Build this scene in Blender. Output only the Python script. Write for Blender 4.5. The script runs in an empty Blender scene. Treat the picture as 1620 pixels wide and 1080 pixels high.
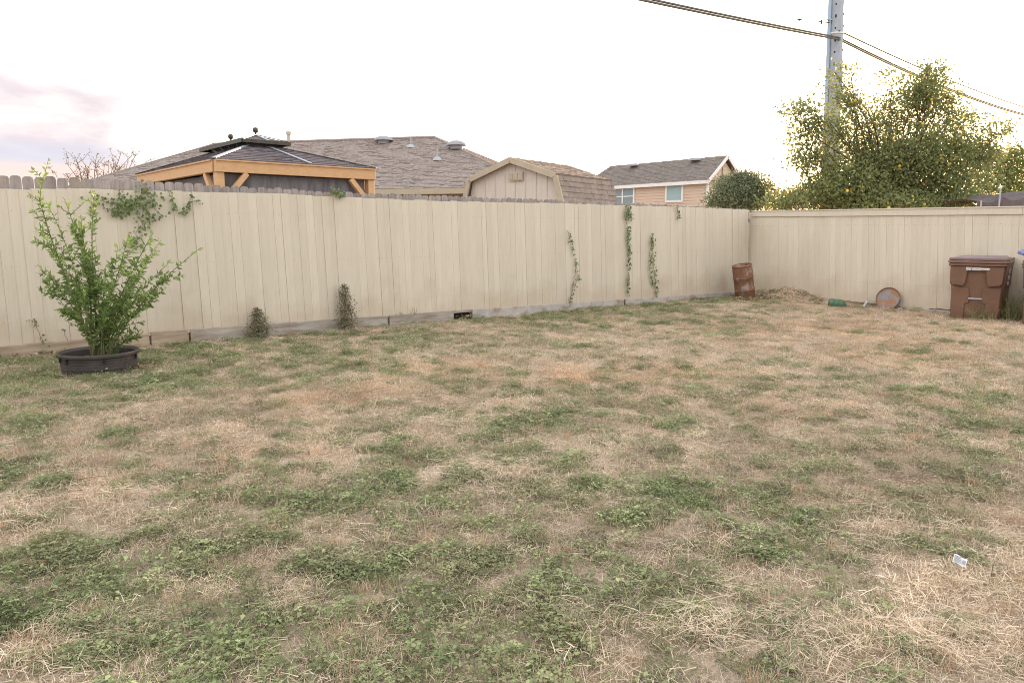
import bpy, bmesh, math, random
import numpy as np
from mathutils import Vector, Matrix
R = math.radians
random.seed(7); rng = np.random.default_rng(7)
S = bpy.context.scene
COL = S.collection
PI = math.pi

# ------------------------------------------------------------------ camera
CAM_H, F = 1.6, 1200.0
PITCH = math.atan(175 / F)
cd = bpy.data.cameras.new('camera'); cam = bpy.data.objects.new('camera', cd); COL.objects.link(cam)
cam.location = (0, 0, CAM_H); cam.rotation_euler = (PI / 2 - PITCH, 0, 0)
cd.sensor_width = 36; cd.lens = 36 * F / 1620; cd.clip_end = 2000; cd.clip_start = 0.05
S.camera = cam

# ------------------------------------------------------------------ world, sun, exposure
SUN_EL, SUN_AZ = R(7), R(29)            # low evening sun behind the yard, right of the view axis
S.view_settings.view_transform = 'Standard'
try: S.view_settings.look = 'None'
except Exception: pass
S.view_settings.gamma = 1; S.view_settings.use_curve_mapping = False
S.view_settings.exposure = 2.24
w = bpy.data.worlds.new('World'); S.world = w; w.use_nodes = True
N = w.node_tree.nodes; L = w.node_tree.links; N.clear()
out = N.new('ShaderNodeOutputWorld'); bg = N.new('ShaderNodeBackground'); L.new(bg.outputs[0], out.inputs[0])
bg.inputs['Strength'].default_value = 0.12
sky = N.new('ShaderNodeTexSky'); sky.sky_type = 'NISHITA'; sky.sun_disc = False
sky.sun_elevation = SUN_EL; sky.sun_rotation = SUN_AZ; sky.dust_density = 1.6; sky.ozone_density = 1.0
tc = N.new('ShaderNodeTexCoord')
sep = N.new('ShaderNodeSeparateXYZ'); L.new(tc.outputs['Generated'], sep.inputs[0])
def wmath(op, a, b=None, clamp=False):
    n = N.new('ShaderNodeMath'); n.operation = op; n.use_clamp = clamp
    for i, v in enumerate((a, b)):
        if v is None: continue
        if isinstance(v, (int, float)): n.inputs[i].default_value = v
        else: L.new(v, n.inputs[i])
    return n.outputs[0]
def wmix(fac, a, b):
    n = N.new('ShaderNodeMix'); n.data_type = 'RGBA'
    for s_, v in ((0, fac), (6, a), (7, b)):
        if isinstance(v, (int, float)): n.inputs[s_].default_value = v
        elif isinstance(v, tuple): n.inputs[s_].default_value = (*v, 1)
        else: L.new(v, n.inputs[s_])
    return n.outputs[2]
# thin bright veil of high cloud over all of the sky
veil = wmix(0.80, sky.outputs[0], (3.75, 3.55, 3.3))
# cloud bank: noise in azimuth / height space, low over the western-left horizon
az = wmath('ARCTAN2', sep.outputs[0], sep.outputs[1])
cmb = N.new('ShaderNodeCombineXYZ'); L.new(wmath('MULTIPLY', az, 2.2), cmb.inputs[0]); L.new(wmath('MULTIPLY', sep.outputs[2], 7.0), cmb.inputs[1])
nz = N.new('ShaderNodeTexNoise'); nz.inputs['Scale'].default_value = 2.6; nz.inputs['Detail'].default_value = 9; nz.inputs['Roughness'].default_value = 0.58
nz.inputs['Distortion'].default_value = 0.5
L.new(cmb.outputs[0], nz.inputs['Vector'])
def ramp(x, a, b):
    m = N.new('ShaderNodeMapRange'); m.interpolation_type = 'SMOOTHSTEP'; m.inputs[1].default_value = a; m.inputs[2].default_value = b
    L.new(x, m.inputs[0]); return m.outputs[0]
azw = wmath('ADD', az, wmath('MULTIPLY', nz.outputs[0], 0.16))
azm = ramp(azw, -0.27, -0.42)
lo = ramp(wmath('ADD', sep.outputs[2], wmath('MULTIPLY', nz.outputs[0], 0.10)), 0.26, 0.19)
lo2 = ramp(sep.outputs[2], 0.066, 0.080)
cm = wmath('MULTIPLY', wmath('MULTIPLY', azm, lo), lo2)
dens = wmath('MULTIPLY', cm, ramp(nz.outputs[0], 0.22, 0.40), True)
nz2 = N.new('ShaderNodeTexNoise'); nz2.inputs['Scale'].default_value = 5; nz2.inputs['Detail'].default_value = 8; L.new(cmb.outputs[0], nz2.inputs['Vector'])
ccol = wmix(ramp(nz2.outputs[0], 0.38, 0.62), (1.60, 1.42, 1.49), (2.05, 1.86, 1.82))
hz = wmath('MULTIPLY', azm, ramp(sep.outputs[2], 0.105, 0.078))
veil = wmix(hz, veil, (1.95, 1.55, 1.42))
bl = wmath('MULTIPLY', azm, wmath('MULTIPLY', ramp(sep.outputs[2], 0.062, 0.075), ramp(sep.outputs[2], 0.105, 0.085)))
ccol = wmix(wmath('MULTIPLY', bl, 0.8), ccol, (1.38, 1.38, 1.58))
fin = wmix(dens, veil, ccol)
L.new(fin, bg.inputs['Color'])
sd = bpy.data.lights.new('sun', 'SUN'); sun = bpy.data.objects.new('sun', sd); COL.objects.link(sun)
sd.energy = 2.0; sd.angle = R(0.5); sd.color = (1.0, 0.60, 0.32)
sdir = Vector((math.sin(SUN_AZ) * math.cos(SUN_EL), math.cos(SUN_AZ) * math.cos(SUN_EL), math.sin(SUN_EL)))
sun.rotation_euler = sdir.to_track_quat('Z', 'Y').to_euler()
S.cycles.use_denoising = True; S.cycles.denoising_input_passes = 'RGB_ALBEDO_NORMAL'; S.cycles.denoising_prefilter = 'NONE'; S.cycles.pixel_filter_type = 'BLACKMAN_HARRIS'; S.cycles.filter_width = 1.0; S.cycles.max_bounces = 6; S.cycles.transparent_max_bounces = 6

# ------------------------------------------------------------------ survey of the place: sight lines from where the photographer stood
_cp, _sp = math.cos(PITCH), math.sin(PITCH)
def ray(px, py):
    u, v = px - 810, py - 540
    return Vector((u, F * _cp - v * _sp, -F * _sp - v * _cp))
EYE = Vector((0, 0, CAM_H))
def at(px, py, Y):
    d = ray(px, py); return EYE + d * (Y / d.y)
def gnd(px, py, z=0.0):
    d = ray(px, py); return EYE + d * ((z - CAM_H) / d.z)
def plane_hit(px, py, P, n):
    d = ray(px, py); return EYE + d * ((P - EYE).dot(n) / d.dot(n))
def proj(x, y, z):
    y = np.maximum(y, 0.3)
    zz = z - CAM_H
    fw = y * _cp - zz * _sp; up = y * _sp + zz * _cp
    return 810 + F * x / fw, 540 - F * up / fw
FA = gnd(0, 568); FB = gnd(1184, 467)                   # foot of the long left fence
LU = (FB - FA).normalized(); LN = Vector((LU.y, -LU.x, 0)); LLEN = (FB - FA).length      # LN points into the yard
RD = gnd(1620, 505) - FB; RU = RD.normalized(); RN = Vector((-abs(RU.y), -abs(RU.x), 0)).normalized()
def on_left(px, py, off=0.0):
    p = plane_hit(px, py, FA + LN * off, LN); return p
def on_right(px, py, off=0.0):
    return plane_hit(px, py, FB + RN * off, RN)
def ls(p): return (p - FA).dot(LU)
def rs(p): return (p - FB).dot(RU)

# ------------------------------------------------------------------ helpers
def tag(o, label=None, cat=None, group=None, kind=None):
    if label: o['label'] = label
    if cat: o['category'] = cat
    if group: o['group'] = group
    if kind: o['kind'] = kind
    return o
def empty(name, loc=(0, 0, 0), rz=0.0):
    o = bpy.data.objects.new(name, None); o.location = loc; o.rotation_euler = (0, 0, rz); COL.objects.link(o); return o
class MB:
    def __init__(s): s.v = []; s.f = []
    def add(s, vs, fs):
        b = len(s.v); s.v += [tuple(x) for x in vs]; s.f += [tuple(b + i for i in f) for f in fs]; return s
    def box(s, c, sz, rot=None, taper=1.0):
        x, y, z = sz[0] / 2, sz[1] / 2, sz[2] / 2
        vs = [Vector((a * x * (taper if d > 0 else 1), b * y * (taper if d > 0 else 1), d * z)) for d in (-1, 1) for a, b in ((-1, -1), (1, -1), (1, 1), (-1, 1))]
        if rot is not None: vs = [rot @ q for q in vs]
        vs = [q + Vector(c) for q in vs]
        return s.add(vs, [(3, 2, 1, 0), (4, 5, 6, 7), (0, 1, 5, 4), (1, 2, 6, 5), (2, 3, 7, 6), (3, 0, 4, 7)])
    def hexa(s, p):      # 8 points: bottom 0-3, top 4-7
        return s.add(p, [(3, 2, 1, 0), (4, 5, 6, 7), (0, 1, 5, 4), (1, 2, 6, 5), (2, 3, 7, 6), (3, 0, 4, 7)])
    def beam(s, a, b, w_, h_, up=Vector((0, 0, 1))):
        a, b = Vector(a), Vector(b); d = (b - a).normalized(); sd_ = d.cross(up).normalized(); u = sd_.cross(d).normalized()
        q = []
        for p in (a, b):
            q += [p - sd_ * w_ / 2 - u * h_ / 2, p + sd_ * w_ / 2 - u * h_ / 2, p + sd_ * w_ / 2 + u * h_ / 2, p - sd_ * w_ / 2 + u * h_ / 2]
        return s.hexa(q)
    def tube(s, pts, rad, n=6, caps=True):
        pts = [Vector(p) for p in pts]
        if not hasattr(rad, '__len__'): rad = [rad] * len(pts)
        b = len(s.v); ref = None
        for i, p in enumerate(pts):
            d = (pts[min(i + 1, len(pts) - 1)] - pts[max(i - 1, 0)])
            if d.length < 1e-9: d = Vector((0, 0, 1))
            d.normalize()
            if ref is None: ref = d.orthogonal().normalized()
            ref = (ref - d * ref.dot(d))
            ref = ref.normalized() if ref.length > 1e-6 else d.orthogonal().normalized()
            o = d.cross(ref)
            for k in range(n):
                a = 2 * PI * k / n; s.v.append(tuple(p + (ref * math.cos(a) + o * math.sin(a)) * rad[i]))
        for i in range(len(pts) - 1):
            for k in range(n):
                k2 = (k + 1) % n; s.f.append((b + i * n + k, b + i * n + k2, b + (i + 1) * n + k2, b + (i + 1) * n + k))
        if caps:
            s.f.append(tuple(b + k for k in range(n))[::-1]); s.f.append(tuple(b + (len(pts) - 1) * n + k for k in range(n)))
        return s
    def lathe(s, prof, n=24, M=None, caps=True):
        b = len(s.v)
        for r, z in prof:
            for k in range(n):
                a = 2 * PI * k / n; q = Vector((r * math.cos(a), r * math.sin(a), z)); s.v.append(tuple(M @ q if M else q))
        for i in range(len(prof) - 1):
            for k in range(n):
                k2 = (k + 1) % n; s.f.append((b + i * n + k, b + i * n + k2, b + (i + 1) * n + k2, b + (i + 1) * n + k))
        if caps:
            if prof[0][0] > 1e-4: s.f.append(tuple(b + k for k in range(n))[::-1])
            if prof[-1][0] > 1e-4: s.f.append(tuple(b + (len(prof) - 1) * n + k for k in range(n)))
        return s
    def prism(s, poly, thick):       # poly: planar 3d polygon; thick: Vector offset
        n = len(poly); t = Vector(thick)
        vs = [Vector(p) for p in poly] + [Vector(p) + t for p in poly]
        return s.add(vs, [tuple(range(n))[::-1], tuple(range(n, 2 * n))] + [(i, (i + 1) % n, n + (i + 1) % n, n + i) for i in range(n)])
    def build(s, name, m, parent=None, smooth=False, bevel=0.0, local=True, fixn=False):
        me = bpy.data.meshes.new(name); me.from_pydata(s.v, [], s.f); me.update()
        if smooth or bevel or fixn:
            bm = bmesh.new(); bm.from_mesh(me)
            if fixn: bmesh.ops.remove_doubles(bm, verts=bm.verts, dist=1e-5); bmesh.ops.recalc_face_normals(bm, faces=bm.faces)
            if bevel:
                bmesh.ops.bevel(bm, geom=list(bm.edges), offset=bevel, segments=1, affect='EDGES', clamp_overlap=True)
            bm.to_mesh(me); bm.free()
            if smooth:
                me.polygons.foreach_set('use_smooth', [True] * len(me.polygons))
                try: me.set_sharp_from_angle(angle=R(38))
                except Exception: pass
        me.materials.append(m)
        o = bpy.data.objects.new(name, me); COL.objects.link(o)
        if parent is not None:
            o.parent = parent
            if not local: # vertices given in world space: undo the parent's transform
                o.matrix_parent_inverse = (Matrix.Translation(parent.location) @ parent.rotation_euler.to_matrix().to_4x4()).inverted()
        return o
def link_copy(o, parent=None):
    c = o.copy(); COL.objects.link(c)
    if parent is not None: c.parent = parent
    return c

# numpy value noise
def _h(ix, iy, seed):
    n = (ix * 374761393 + iy * 668265263 + seed * 1442695041) & 0x7fffffff
    n = ((n ^ (n >> 13)) * 1274126177) & 0x7fffffff
    return ((n ^ (n >> 16)) & 0xffff) / 65535.0
def vnoise(x, y, seed=0):
    x = np.asarray(x, float); y = np.asarray(y, float)
    ix = np.floor(x).astype(np.int64); iy = np.floor(y).astype(np.int64); fx = x - ix; fy = y - iy
    fx = fx * fx * (3 - 2 * fx); fy = fy * fy * (3 - 2 * fy)
    a = _h(ix, iy, seed); b = _h(ix + 1, iy, seed); c = _h(ix, iy + 1, seed); d = _h(ix + 1, iy + 1, seed)
    return (a * (1 - fx) + b * fx) * (1 - fy) + (c * (1 - fx) + d * fx) * fy
def fbm(x, y, seed=0, o=4):
    s_ = 0; a = 1; t = 0
    for k in range(o): s_ = s_ + a * vnoise(x * 2 ** k + 17 * k, y * 2 ** k + 31 * k, seed + k); t += a; a *= .55
    return s_ / t

# ------------------------------------------------------------------ materials
def mat(name, c1, c2=None, scale=4.0, stretch=(1, 1, 1), rough=0.8, bump=0.0, bscale=None, detail=6, lo=0.35, hi=0.65, jitter=0.0, metal=0.0, spec=0.3, coord='pos', c3=None, s3=1.0, lo3=.55, hi3=.7, f3=1.0, huej=None):
    m = bpy.data.materials.new(name); m.use_nodes = True; nt = m.node_tree; n = nt.nodes; l = nt.links
    p = n['Principled BSDF']; p.inputs['Roughness'].default_value = rough; p.inputs['Metallic'].default_value = metal
    p.inputs['Specular IOR Level'].default_value = spec
    if coord == 'pos': src = n.new('ShaderNodeNewGeometry').outputs['Position']
    else: src = n.new('ShaderNodeTexCoord').outputs['Object']
    mp = n.new('ShaderNodeMapping'); mp.inputs['Scale'].default_value = stretch; l.new(src, mp.inputs[0])
    def noise(sc, det=detail, vec=None):
        t = n.new('ShaderNodeTexNoise'); t.inputs['Scale'].default_value = sc; t.inputs['Detail'].default_value = det; t.inputs['Roughness'].default_value = .6
        l.new(vec or mp.outputs[0], t.inputs['Vector']); return t.outputs[0]
    def rng_(x, a, b, o1=0.0, o2=1.0):
        r = n.new('ShaderNodeMapRange'); r.inputs[1].default_value = a; r.inputs[2].default_value = b; r.inputs[3].default_value = o1; r.inputs[4].default_value = o2; l.new(x, r.inputs[0]); return r.outputs[0]
    def mix(f, a, b, blend='MIX'):
        x = n.new('ShaderNodeMix'); x.data_type = 'RGBA'; x.blend_type = blend
        for i, v in ((0, f), (6, a), (7, b)):
            if isinstance(v, (int, float)): x.inputs[i].default_value = v
            elif isinstance(v, tuple): x.inputs[i].default_value = (*v, 1)
            else: l.new(v, x.inputs[i])
        return x.outputs[2]
    col = c1
    if c2: col = mix(rng_(noise(scale), lo, hi), c1, c2)
    if c3:
        f = rng_(noise(s3, 5, src), lo3, hi3, 0, f3); col = mix(f, col, c3)
    if jitter:
        oi = n.new('ShaderNodeObjectInfo'); v = rng_(oi.outputs['Random'], 0, 1, 1 - jitter, 1 + jitter)
        x = n.new('ShaderNodeVectorMath'); x.operation = 'SCALE'
        if isinstance(col, tuple): x.inputs[0].default_value = col
        else: l.new(col, x.inputs[0])
        l.new(v, x.inputs['Scale']); col = x.outputs[0]
    if isinstance(col, tuple): p.inputs['Base Color'].default_value = (*col, 1)
    else: l.new(col, p.inputs['Base Color'])
    if bump:
        b = n.new('ShaderNodeBump'); b.inputs['Strength'].default_value = 0.9; b.inputs['Distance'].default_value = bump
        l.new(noise(bscale or scale * 3), b.inputs['Height']); l.new(b.outputs[0], p.inputs['Normal'])
    m['nodes'] = 1
    return m
def leafmat(name, dark, light, trans=0.35, tip=None, rough=.55, inst=False, tone=None, spec=.35):
    """colour by each leaf's own attribute 'c'; optional per-plant tone"""
    m = bpy.data.materials.new(name); m.use_nodes = True; nt = m.node_tree; n = nt.nodes; l = nt.links
    p = n['Principled BSDF']; p.inputs['Roughness'].default_value = rough; p.inputs['Specular IOR Level'].default_value = spec
    a = n.new('ShaderNodeAttribute'); a.attribute_name = 'c'
    x = n.new('ShaderNodeValToRGB'); e = x.color_ramp.elements; e[0].color = (*dark, 1); e[1].color = (*light, 1); e[1].position = .8
    if tip: q = e.new(1.0); q.color = (*tip, 1); e[1].position = .8
    l.new(a.outputs['Fac'], x.inputs[0]); col = x.outputs[0]
    if inst:
        t = n.new('ShaderNodeAttribute'); t.attribute_type = 'INSTANCER'; t.attribute_name = 'tone'
        mx = n.new('ShaderNodeMix'); mx.data_type = 'RGBA'; mx.blend_type = 'MIX'; l.new(t.outputs['Fac'], mx.inputs[0]); l.new(col, mx.inputs[6])
        y = n.new('ShaderNodeValToRGB'); e = y.color_ramp.elements; e[0].color = (*tone[0], 1); e[1].color = (*tone[1], 1); l.new(a.outputs['Fac'], y.inputs[0])
        l.new(y.outputs[0], mx.inputs[7]); col = mx.outputs[2]
        v = n.new('ShaderNodeAttribute'); v.attribute_type = 'INSTANCER'; v.attribute_name = 'val'
        sc = n.new('ShaderNodeVectorMath'); sc.operation = 'SCALE'; l.new(col, sc.inputs[0]); l.new(v.outputs['Fac'], sc.inputs['Scale']); col = sc.outputs[0]
    l.new(col, p.inputs['Base Color'])
    if trans:
        tr = n.new('ShaderNodeBsdfTranslucent'); l.new(col, tr.inputs['Color']); ms = n.new('ShaderNodeMixShader'); ms.inputs[0].default_value = trans
        l.new(p.outputs[0], ms.inputs[1]); l.new(tr.outputs[0], ms.inputs[2]); l.new(ms.outputs[0], n['Material Output'].inputs['Surface'])
    return m

def paint_mat(name, base):
    m = mat(name, base, tuple(c * .93 for c in base), scale=3.0, stretch=(9, 9, .7), rough=.75, bump=.0012, bscale=14, jitter=.045,
            c3=tuple(c * f for c, f in zip(base, (.80, .74, .68))), s3=1.1, lo3=.56, hi3=.78, f3=.35)
    nt = m.node_tree; n = nt.nodes; l = nt.links; p = n['Principled BSDF']
    src = p.inputs['Base Color'].links[0].from_socket
    g = n.new('ShaderNodeNewGeometry'); sp = n.new('ShaderNodeSeparateXYZ'); l.new(g.outputs['Position'], sp.inputs[0])
    # splash-back dirt: brown blotches low on the boards
    t = n.new('ShaderNodeTexNoise'); t.inputs['Scale'].default_value = 2.2; t.inputs['Detail'].default_value = 7; l.new(g.outputs['Position'], t.inputs['Vector'])
    ad = n.new('ShaderNodeMath'); ad.operation = 'MULTIPLY_ADD'; l.new(t.outputs[0], ad.inputs[0]); ad.inputs[1].default_value = -1.5; l.new(sp.outputs[2], ad.inputs[2])
    mr = n.new('ShaderNodeMapRange'); l.new(ad.outputs[0], mr.inputs[0]); mr.inputs[1].default_value = -.55; mr.inputs[2].default_value = -.1; mr.inputs[3].default_value = .36; mr.inputs[4].default_value = 0
    mx = n.new('ShaderNodeMix'); mx.data_type = 'RGBA'; l.new(mr.outputs[0], mx.inputs[0]); l.new(src, mx.inputs[6]); mx.inputs[7].default_value = (base[0] * .72, base[1] * .60, base[2] * .50, 1)
    l.new(mx.outputs[2], p.inputs['Base Color'])
    return m
M = {}
M['paint'] = paint_mat('fence_paint', (.59, .535, .455))
M['paint2'] = paint_mat('right_fence_paint', (.66, .60, .505))
M['greywood'] = mat('weathered_wood', (.36, .325, .315), (.24, .21, .205), scale=5, stretch=(6, 6, .8), rough=.9, bump=.002, jitter=.18, c3=(.36, .30, .25), s3=3)
M['rotboard'] = mat('old_base_board', (.40, .37, .34), (.24, .20, .17), scale=2.5, stretch=(1, 1, 7), rough=.9, bump=.004, jitter=.12, c3=(.33, .17, .09), s3=2.1, lo3=.6, hi3=.72, f3=.7)
M['rotbrown'] = mat('brown_base_board', (.42, .35, .28), (.28, .21, .155), scale=2.5, stretch=(1, 1, 7), rough=.9, bump=.004, jitter=.10, c3=(.34, .16, .08), s3=2.1, lo3=.6, hi3=.72, f3=.7)
M['shingle'] = mat('asphalt_shingle', (.32, .275, .26), (.235, .20, .19), scale=14, rough=.95, lo=.42, hi=.58, bump=.003, bscale=60)
M['shingle_dark'] = mat('dark_shingle', (.145, .12, .135), (.095, .082, .095), scale=8, rough=.9, lo=.42, hi=.58, bump=.003, bscale=60)
M['shingle_grey'] = mat('grey_shingle', (.215, .19, .18), (.165, .148, .142), scale=5, rough=.95, lo=.42, hi=.58)
M['shingle_tan'] = mat('tan_shingle', (.29, .24, .215), (.225, .185, .165), scale=7, rough=.95, jitter=.10, bump=.003, bscale=60)
M['cedar'] = mat('stained_cedar', (.60, .385, .215), (.53, .325, .17), scale=3, stretch=(3, 3, 10), rough=.6, bump=.001, jitter=.05)
M['mesh'] = mat('curtain_mesh', (.13, .125, .14), (.20, .19, .21), scale=5, stretch=(4, 4, .6), rough=.75)
M['blackmetal'] = mat('black_metal', (.035, .032, .028), (.06, .055, .045), scale=9, rough=.5, spec=.5)
M['bluemetal'] = mat('hip_flashing', (.34, .40, .50), (.28, .33, .42), scale=3, rough=.4, metal=.3)
M['galv'] = mat('galvanised', (.40, .43, .47), (.32, .35, .39), scale=7, rough=.45, metal=.35)
M['trimtan'] = mat('tan_trim', (.46, .40, .315), (.41, .355, .275), scale=3, rough=.7)
M['ventgrey'] = mat('vent_grey', (.33, .33, .36), (.27, .27, .30), scale=7, rough=.6)
M['shedwall'] = mat('shed_siding', (.60, .555, .51), (.55, .50, .45), scale=3, stretch=(6, 6, 1), rough=.75)
M['louvre'] = mat('vent_tan', (.52, .47, .41), (.47, .42, .37), scale=5, rough=.7)
M['peach'] = mat('peach_siding', (.58, .46, .375), (.54, .425, .345), scale=2, stretch=(1, 1, 6), rough=.75)
M['white'] = mat('white_trim', (.72, .72, .74), (.66, .66, .68), scale=3, rough=.5)
M['pole'] = mat('pole_steel', (.36, .405, .475), (.30, .345, .42), scale=4, stretch=(2, 2, .6), rough=.55, metal=.1, bump=.002, bscale=30)
M['conduit'] = mat('conduit_plastic', (.35, .47, .62), (.31, .42, .56), scale=3, rough=.5)
M['cable'] = mat('cable_jacket', (.07, .065, .055), (.12, .11, .09), scale=5, rough=.6)
M['dark'] = mat('dark_recess', (.02, .018, .016), (.035, .03, .025), scale=6, rough=.9)  # near-black; behind the fence gap it stands in for shade
M['bark'] = mat('bark', (.16, .12, .09), (.09, .07, .055), scale=9, stretch=(2, 2, .6), rough=.95, bump=.01)
M['twig'] = mat('grey_twig', (.22, .17, .13), (.15, .11, .09), scale=9, rough=.9)
M['greenstem'] = mat('green_stem', (.16, .17, .07), (.12, .10, .06), scale=12, rough=.7)
M['rust'] = mat('rusty_steel', (.225, .115, .068), (.15, .08, .05), scale=6, rough=.85, bump=.003, c3=(.36, .31, .30), s3=4.2, lo3=.56, hi3=.68, f3=.75)
M['rustlid'] = mat('rusty_lid_steel', (.25, .25, .28), (.34, .18, .10), scale=9, rough=.7, lo=.42, hi=.54, bump=.003, c3=(.15, .08, .05), s3=14, lo3=.6, hi3=.7, f3=.6)
M['greenplastic'] = mat('green_plastic', (.06, .15, .095), (.08, .13, .08), scale=8, rough=.5, c3=(.22, .22, .13), s3=12, lo3=.58, hi3=.7, f3=.5)
M['brownplastic'] = mat('brown_plastic', (.19, .105, .070), (.155, .085, .057), scale=5, rough=.48, spec=.4, bump=.0015, bscale=90, c3=(.25, .13, .085), s3=3.0, lo3=.52, hi3=.75, f3=.5)
M['brownlid'] = mat('faded_lid_plastic', (.20, .12, .10), (.16, .095, .08), scale=5, rough=.4, spec=.5)
M['lidpanel'] = mat('lid_panel_plastic', (.19, .145, .17), (.16, .12, .14), scale=5, rough=.3, spec=.6)
M['rubber'] = mat('black_rubber', (.02, .02, .02), (.035, .033, .03), scale=7, rough=.8)
M['decal'] = mat('white_print', (.70, .71, .76), (.62, .63, .68), scale=30, rough=.6)
M['decalgrey'] = mat('grey_print', (.30, .30, .33), (.24, .24, .27), scale=30, rough=.6)
M['pot'] = mat('black_tub', (.040, .033, .034), (.062, .050, .048), scale=7, rough=.55, spec=.4, bump=.002, c3=(.15, .11, .09), s3=5, lo3=.55, hi3=.72, f3=.5)
M['soil'] = mat('soil', (.09, .06, .04), (.15, .10, .07), scale=20, rough=1, bump=.02)
M['stone'] = mat('pale_stone', (.42, .38, .34), (.30, .26, .23), scale=12, rough=.95, bump=.01, jitter=.2)
M['gravel'] = mat('gravel_stone', (.46, .36, .28), (.33, .24, .18), scale=14, rough=.95, jitter=.3)
M['concrete'] = mat('concrete_footing', (.46, .43, .42), (.36, .33, .31), scale=6, rough=.95, bump=.01, c3=(.28, .20, .14), s3=3)
M['bluebag'] = mat('blue_plastic_bag', (.10, .13, .33), (.25, .30, .52), scale=30, rough=.3, lo=.45, hi=.55, spec=.6)
M['net'] = mat('shade_net', (.10, .085, .095), (.14, .12, .13), scale=8, rough=.9)
M['fruit_yellow'] = mat('yellow_fruit', (.72, .42, .035), (.60, .45, .06), scale=8, rough=.45, jitter=.25)
M['feather'] = mat('dark_feather', (.04, .035, .03), (.06, .05, .04), scale=9, rough=.9)
gm = bpy.data.materials.new('window_glass'); gm.use_nodes = True; g_ = gm.node_tree.nodes['Principled BSDF']
g_.inputs['Base Color'].default_value = (.16, .24, .27, 1); g_.inputs['Roughness'].default_value = .08; g_.inputs['Specular IOR Level'].default_value = .9; M['glass'] = gm
bl_ = M['blind'] = mat('window_blind', (.30, .42, .44), (.27, .38, .41), scale=3, stretch=(1, 1, 12), rough=.5)

# ------------------------------------------------------------------ lawn fields
GX = np.array([0, 180, 360, 540, 720, 900, 1080, 1260, 1440, 1620.])
GY = np.array([462, 500, 540, 580, 620, 660, 700, 760, 800, 860, 920, 980, 1040, 1100.])
GM = np.array([[.6, .5, .5, .4, .4, .55, .65, .45, .12, .15], [.5, .5, .5, .45, .5, .6, .5, .2, .1, .1], [.6, .5, .6, .55, .5, .35, .3, .15, .15, .15],
    [.75, .75, .65, .6, .3, .2, .3, .35, .3, .2], [.75, .6, .35, .15, .25, .5, .5, .4, .35, .25], [.5, .4, .2, .15, .5, .55, .4, .3, .3, .3],
    [.35, .35, .25, .35, .55, .5, .4, .4, .45, .3], [.4, .3, .35, .5, .35, .4, .45, .35, .3, .15], [.5, .3, .45, .75, .65, .65, .7, .5, .3, .1],
    [.55, .45, .5, .6, .65, .6, .6, .55, .3, .1], [.7, .5, .5, .7, .7, .75, .5, .4, .3, .2], [.7, .5, .6, .8, .8, .8, .25, .4, .2, .2],
    [.7, .65, .7, .85, .85, .6, .3, .4, .45, .3], [.8, .7, .8, .85, .85, .6, .3, .45, .45, .3]])
def bil(px, py):
    px = np.clip(px, 0, 1620); py = np.clip(py, GY[0], GY[-1])
    j = np.clip(np.searchsorted(GX, px) - 1, 0, len(GX) - 2); i = np.clip(np.searchsorted(GY, py) - 1, 0, len(GY) - 2)
    u = (px - GX[j]) / (GX[j + 1] - GX[j]); v = (py - GY[i]) / (GY[i + 1] - GY[i])
    return (GM[i, j] * (1 - u) + GM[i, j + 1] * u) * (1 - v) + (GM[i + 1, j] * (1 - u) + GM[i + 1, j + 1] * u) * v
def spots(px, py, lst):
    s_ = 0
    for cx, cy, rx, ry, a in lst: s_ = s_ + a * np.exp(-((px - cx) / rx) ** 2 - ((py - cy) / ry) ** 2)
    return s_
ORG = [(540, 635, 170, 32, .65), (980, 598, 170, 22, .9), (1350, 515, 260, 35, .75), (1450, 640, 220, 30, .55), (330, 800, 80, 25, .35), (700, 590, 90, 14, .5), (1000, 520, 100, 12, .3), (600, 900, 60, 15, .2), (1500, 560, 150, 20, .5)]
PAL = [(1420, 960, 330, 120, 1), (1080, 1000, 110, 60, .6), (640, 665, 120, 14, .5), (830, 740, 90, 20, .7), (740, 745, 90, 18, .6), (450, 960, 80, 20, .7), (240, 790, 60, 22, .6)]
DRK = [(1500, 770, 240, 45, 1), (1220, 760, 120, 30, .4), (880, 525, 120, 7, .5)]
BARE = [(830, 505 + 20, 60, 5, .7), (760, 748, 90, 14, .8), (460, 668, 60, 8, .6), (250, 800, 50, 14, .6), (1090, 1010, 60, 30, .5), (1010, 520, 100, 7, .6), (480, 665, 40, 8, .5), (1250, 470, 70, 10, 1)]
def fgreen(x, y):
    px, py = proj(x, y, 0.0)
    g = bil(px, py)
    n = fbm(x * 1.5, y * 1.3, 3, 3) * .28 + fbm(x * 5.4, y * 4.8, 33, 5) * .72
    n = (n - .5) * 3.0
    return np.clip((g - .50) * 1.4 + n + .27, -1, 1) * 2.6    # >0 green
def ftone(x, y):
    px, py = proj(x, y, 0.0); return np.clip(spots(px, py, ORG) * 1.0 + (fbm(x * .9, y * .9, 40) - .5) * 1.2, 0, 1)
def fpale(x, y):
    px, py = proj(x, y, 0.0); return np.clip(spots(px, py, PAL), 0, 1)
def fdark(x, y):
    px, py = proj(x, y, 0.0); return np.clip(spots(px, py, DRK), 0, 1)
MND = on_right(1255, 470); MND = MND + RN * .25
def hgt(x, y):
    base = (fbm(x * .5, y * .5, 60, 3) - .5) * .06 + (fbm(x * 3, y * 3, 70, 2) - .5) * .02
    dx, dy = x - MND.x, y - MND.y; a = dx * RU.x + dy * RU.y; b = dx * RN.x + dy * RN.y
    m = .27 * np.exp(-(a / .75) ** 2 - (b / .40) ** 2) + .07 * np.exp(-((a + 1.1) / .45) ** 2 - (b / .5) ** 2)
    m = m + m * (fbm(x * 7, y * 7, 80, 3) - .5) * .5
    return base * np.clip(1.2 - np.hypot(x, y - 9) / 60, 0, 1) + m
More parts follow.
